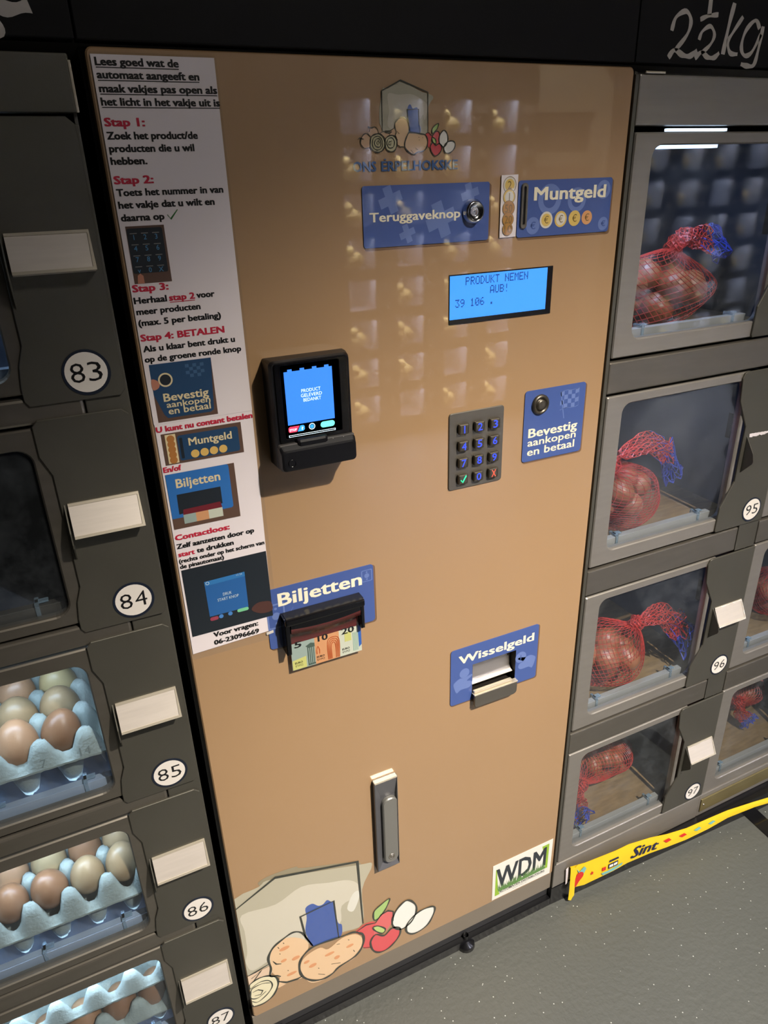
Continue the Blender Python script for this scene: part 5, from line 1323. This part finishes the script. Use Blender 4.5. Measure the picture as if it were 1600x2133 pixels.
for j, (z, w_, y) in enumerate([(.0030, .020, -.0100), (-.0300, .018, -.0130), (-.0650, .015, -.0150), (-.0850, .016, -.0160), (-.0900, .012, -.0165)]): vs += [(.7020-.001*j, y, z), (.7020+w_*.5-.001*j, y-.003, z-.001), (.7020+w_-.001*j, y, z)]
q.add(vs, [(3*j+i, 3*j+i+1, 3*j+i+4, 3*j+i+3) for j in range(4) for i in range(2)], True); q.build('hanging_end', M_YEL, BN)
q = MB(); q.slab([(.6930, -.0030), (.6990, .0010), (.7015, -.0480), (.6960, -.0520)], -.0060, .0008); q.build('white_backing', M_PAPER, BN)
def on_banner(x, v, lift=.0016):
    for k in range(len(top)-1):
        if top[k][0] <= x <= top[k+1][0]:
            t = (x-top[k][0])/(top[k+1][0]-top[k][0]); zt = top[k][1]*(1-t)+top[k+1][1]*t; zb_ = bot[k][1]*(1-t)+bot[k+1][1]*t
            yy = (yb(k, v)*(1-t)+yb(k+1, v)*t)-.0012*math.sin(v*PI)-lift; return (x, yy, zt+(zb_-zt)*v)
    return (x, -.012, -.03)
def bpatch(name, P, m_):
    tr = tessellate_polygon([[Vector((p[0], p[1], 0)) for p in P]]); q = MB(); q.add([on_banner(*p) for p in P], [tuple(t) for t in tr]); return q.build(name, m_, bn_)
BB, BR_, BG, BW = mat('banner_navy', (30, 34, 66), .5), mat('banner_red', (206, 44, 34), .5), mat('banner_teal', (118, 178, 176), .5), mat('banner_white', (240, 236, 228), .5)
q = MB(); text(q, 'Sint', 0, 1, 0, 1, 0, .03, .35); vs = [on_banner(.8690+p[0]*.0780, .78-.60*p[2]/1.05) for p in q.v]; q2 = MB(); q2.v = vs; q2.f = q.f; q2.mi = q.mi; q2.smooth = q.smooth; q2.build('lettering', BB, bn_)
bpatch('printed_boat', [(.8030, .48), (.8030, .72), (.8300, .72), (.8300, .48)], BB); bpatch('printed_boat_roof', [(.8060, .30), (.8040, .40), (.8320, .40), (.8300, .30)], BB); bpatch('printed_window', [(.8055, .54), (.8055, .66), (.8160, .66), (.8160, .54)], BW); bpatch('printed_window', [(.8180, .54), (.8180, .66), (.8280, .66), (.8280, .54)], BW)
bpatch('printed_sea', [(.7840, .78), (.7900, .93), (.8200, .93), (.8420, .86), (.8450, .74), (.8320, .75), (.8000, .80)], BG); bpatch('printed_crate', [(.7860, .52), (.7860, .70), (.7960, .70), (.7960, .52)], BR_)
bpatch('printed_hat', smooth_poly([(.7230, .30), (.7150, .48), (.7120, .75), (.7160, .95), (.7240, .72), (.7340, .50), (.7330, .34)], 3), BR_); bpatch('printed_feather', [(.7170, .12), (.7240, .28), (.7360, .10), (.7420, .22), (.7350, .40), (.7240, .40)], BG)
bpatch('printed_star', [(.7580+.0055*math.cos(PI/2+i*PI/5)*(1 if i % 2 == 0 else .45), .55-.10*math.sin(PI/2+i*PI/5)*(1 if i % 2 == 0 else .45)) for i in range(10)], BR_)
for xx in (.9600, 1.0050, 1.0500, 1.0950): bpatch('printed_fish', [(xx, .35), (xx+.010, .55), (xx+.024, .45), (xx+.016, .25)], BG if int(xx*100) % 2 else BR_)

# ================================================================ opposite locker wall (seen mirrored in the glossy door)
OP = []
def opp(x0, ncol, lab, pitch=.3050, nrow=8):
    t = thing('locker_cabinet', lab, 'vending machine', (x0+ncol*pitch/2, -3.0, FZ)); Y = -3.0
    q = MB(); q.box(x0-.02, x0+ncol*pitch+.02, Y-.36, Y-.33, FZ, 2.0); q.box(x0-.02, x0, Y-.33, Y-.0, FZ, 2.0); q.box(x0+ncol*pitch, x0+ncol*pitch+.02, Y-.33, Y, FZ, 2.0); q.build('cabinet_body', M_PLATE, t)
    P0 = None
    for c_ in range(ncol):
        for r_ in range(nrow):
            xa = x0+c_*pitch; za = -.02+r_*.2225+.02
            if P0 is None:
                q = MB(); q.v = []
                ring_o = [(xa, za-.02), (xa+pitch, za-.02), (xa+pitch, za+.2025), (xa, za+.2025)]
                q.slab(ring_o, 0, .012, holes=[rrect(xa+.022, xa+.190, za+.015, za+.175, .012)]); q.v = [(v[0], Y-v[1], v[2]) for v in q.v]; a_ = q.build('locker_front', M_STEEL, t)
                q = MB(); x_0, x_1, z_0, z_1, e = xa+.010, xa+.205, za+.006, za+.190, Y-.30; y_0 = Y-.013
                q.add([(x_0, y_0, z_0), (x_1, y_0, z_0), (x_1, y_0, z_1), (x_0, y_0, z_1), (x_0, e, z_0), (x_1, e, z_0), (x_1, e, z_1), (x_0, e, z_1)], [(0, 4, 5, 1), (1, 5, 6, 2), (2, 6, 7, 3), (3, 7, 4, 0), (4, 7, 6, 5)]); b_ = q.build('compartment', mat('compartment_pale', (132, 136, 142), .5), t)
                q = MB(); q.box(xa+.213, xa+.288, Y+.004, Y+.014, za+.110, za+.152); c0 = q.build('label_holder', M_ALU, t)
                q = MB(); q.cyl((xa+.250, Y+.0, za+.030), .018, (0, 1, 0), .003, 20); d0 = q.build('number_disc', M_DISC, t)
                q = MB(); q.box(xa+.030, xa+.190, Y-.060, Y-.025, za+.180, za+.186); e0 = q.build('led_strip', mat('led_strip_opposite', (255, 255, 255), .4, emit=(230, 232, 255), estr=190), t)
                q = MB(); q.ellipsoid((xa+.095, Y-.09, za+.055), (.065, .05, .048), 12, 8); q.ellipsoid((xa+.070, Y-.07, za+.105), (.026, .022, .03), 10, 6); f0 = q.build('food_bag', mat('potato_bag_yellow', (226, 200, 120), .5, noise=.3, nscale=30), t)
                P0 = [a_, b_, c0, d0, e0, f0]; base = (xa, za)
            else:
                for o_ in P0:
                    if o_ is P0[5] and (c_*3+r_*5) % 4 == 3: continue
                    k = o_.copy(); COL.objects.link(k); k.location = (xa-base[0], 0, za-base[1])
    return t
opp(1.470, 4, 'lit locker cabinet on the opposite wall, mirrored in the kiosk door')
opp(3.560, 4, 'second lit locker cabinet on the opposite wall, mirrored in the right glass')
# pale arched entrance frame between them
q = MB(); out_ = [(2.74, FZ), (3.46, FZ), (3.46, 1.80)]+[(3.10+.36*math.cos(a), 1.80+.20*math.sin(a)) for a in [PI*i/12 for i in range(1, 12)]]+[(2.74, 1.80)]
q.slab(out_, 0, .06, holes=[[(2.86, FZ+.02), (3.34, FZ+.02), (3.34, 1.40), (2.86, 1.40)], [(2.86, 1.48), (3.34, 1.48), (3.34, 1.70), (2.86, 1.70)]]); q.v = [(v[0], -3.30+v[1], v[2]) for v in q.v]; dd = q.build('door_1', mat('cream_paint', (214, 204, 178), .5)); dd['kind'] = 'structure'
q = MB(); q.box(2.86, 3.34, -3.30, -3.27, FZ+.02, 1.40); q.build('door_leaf', mat('brown_door', (120, 84, 60), .5), dd)
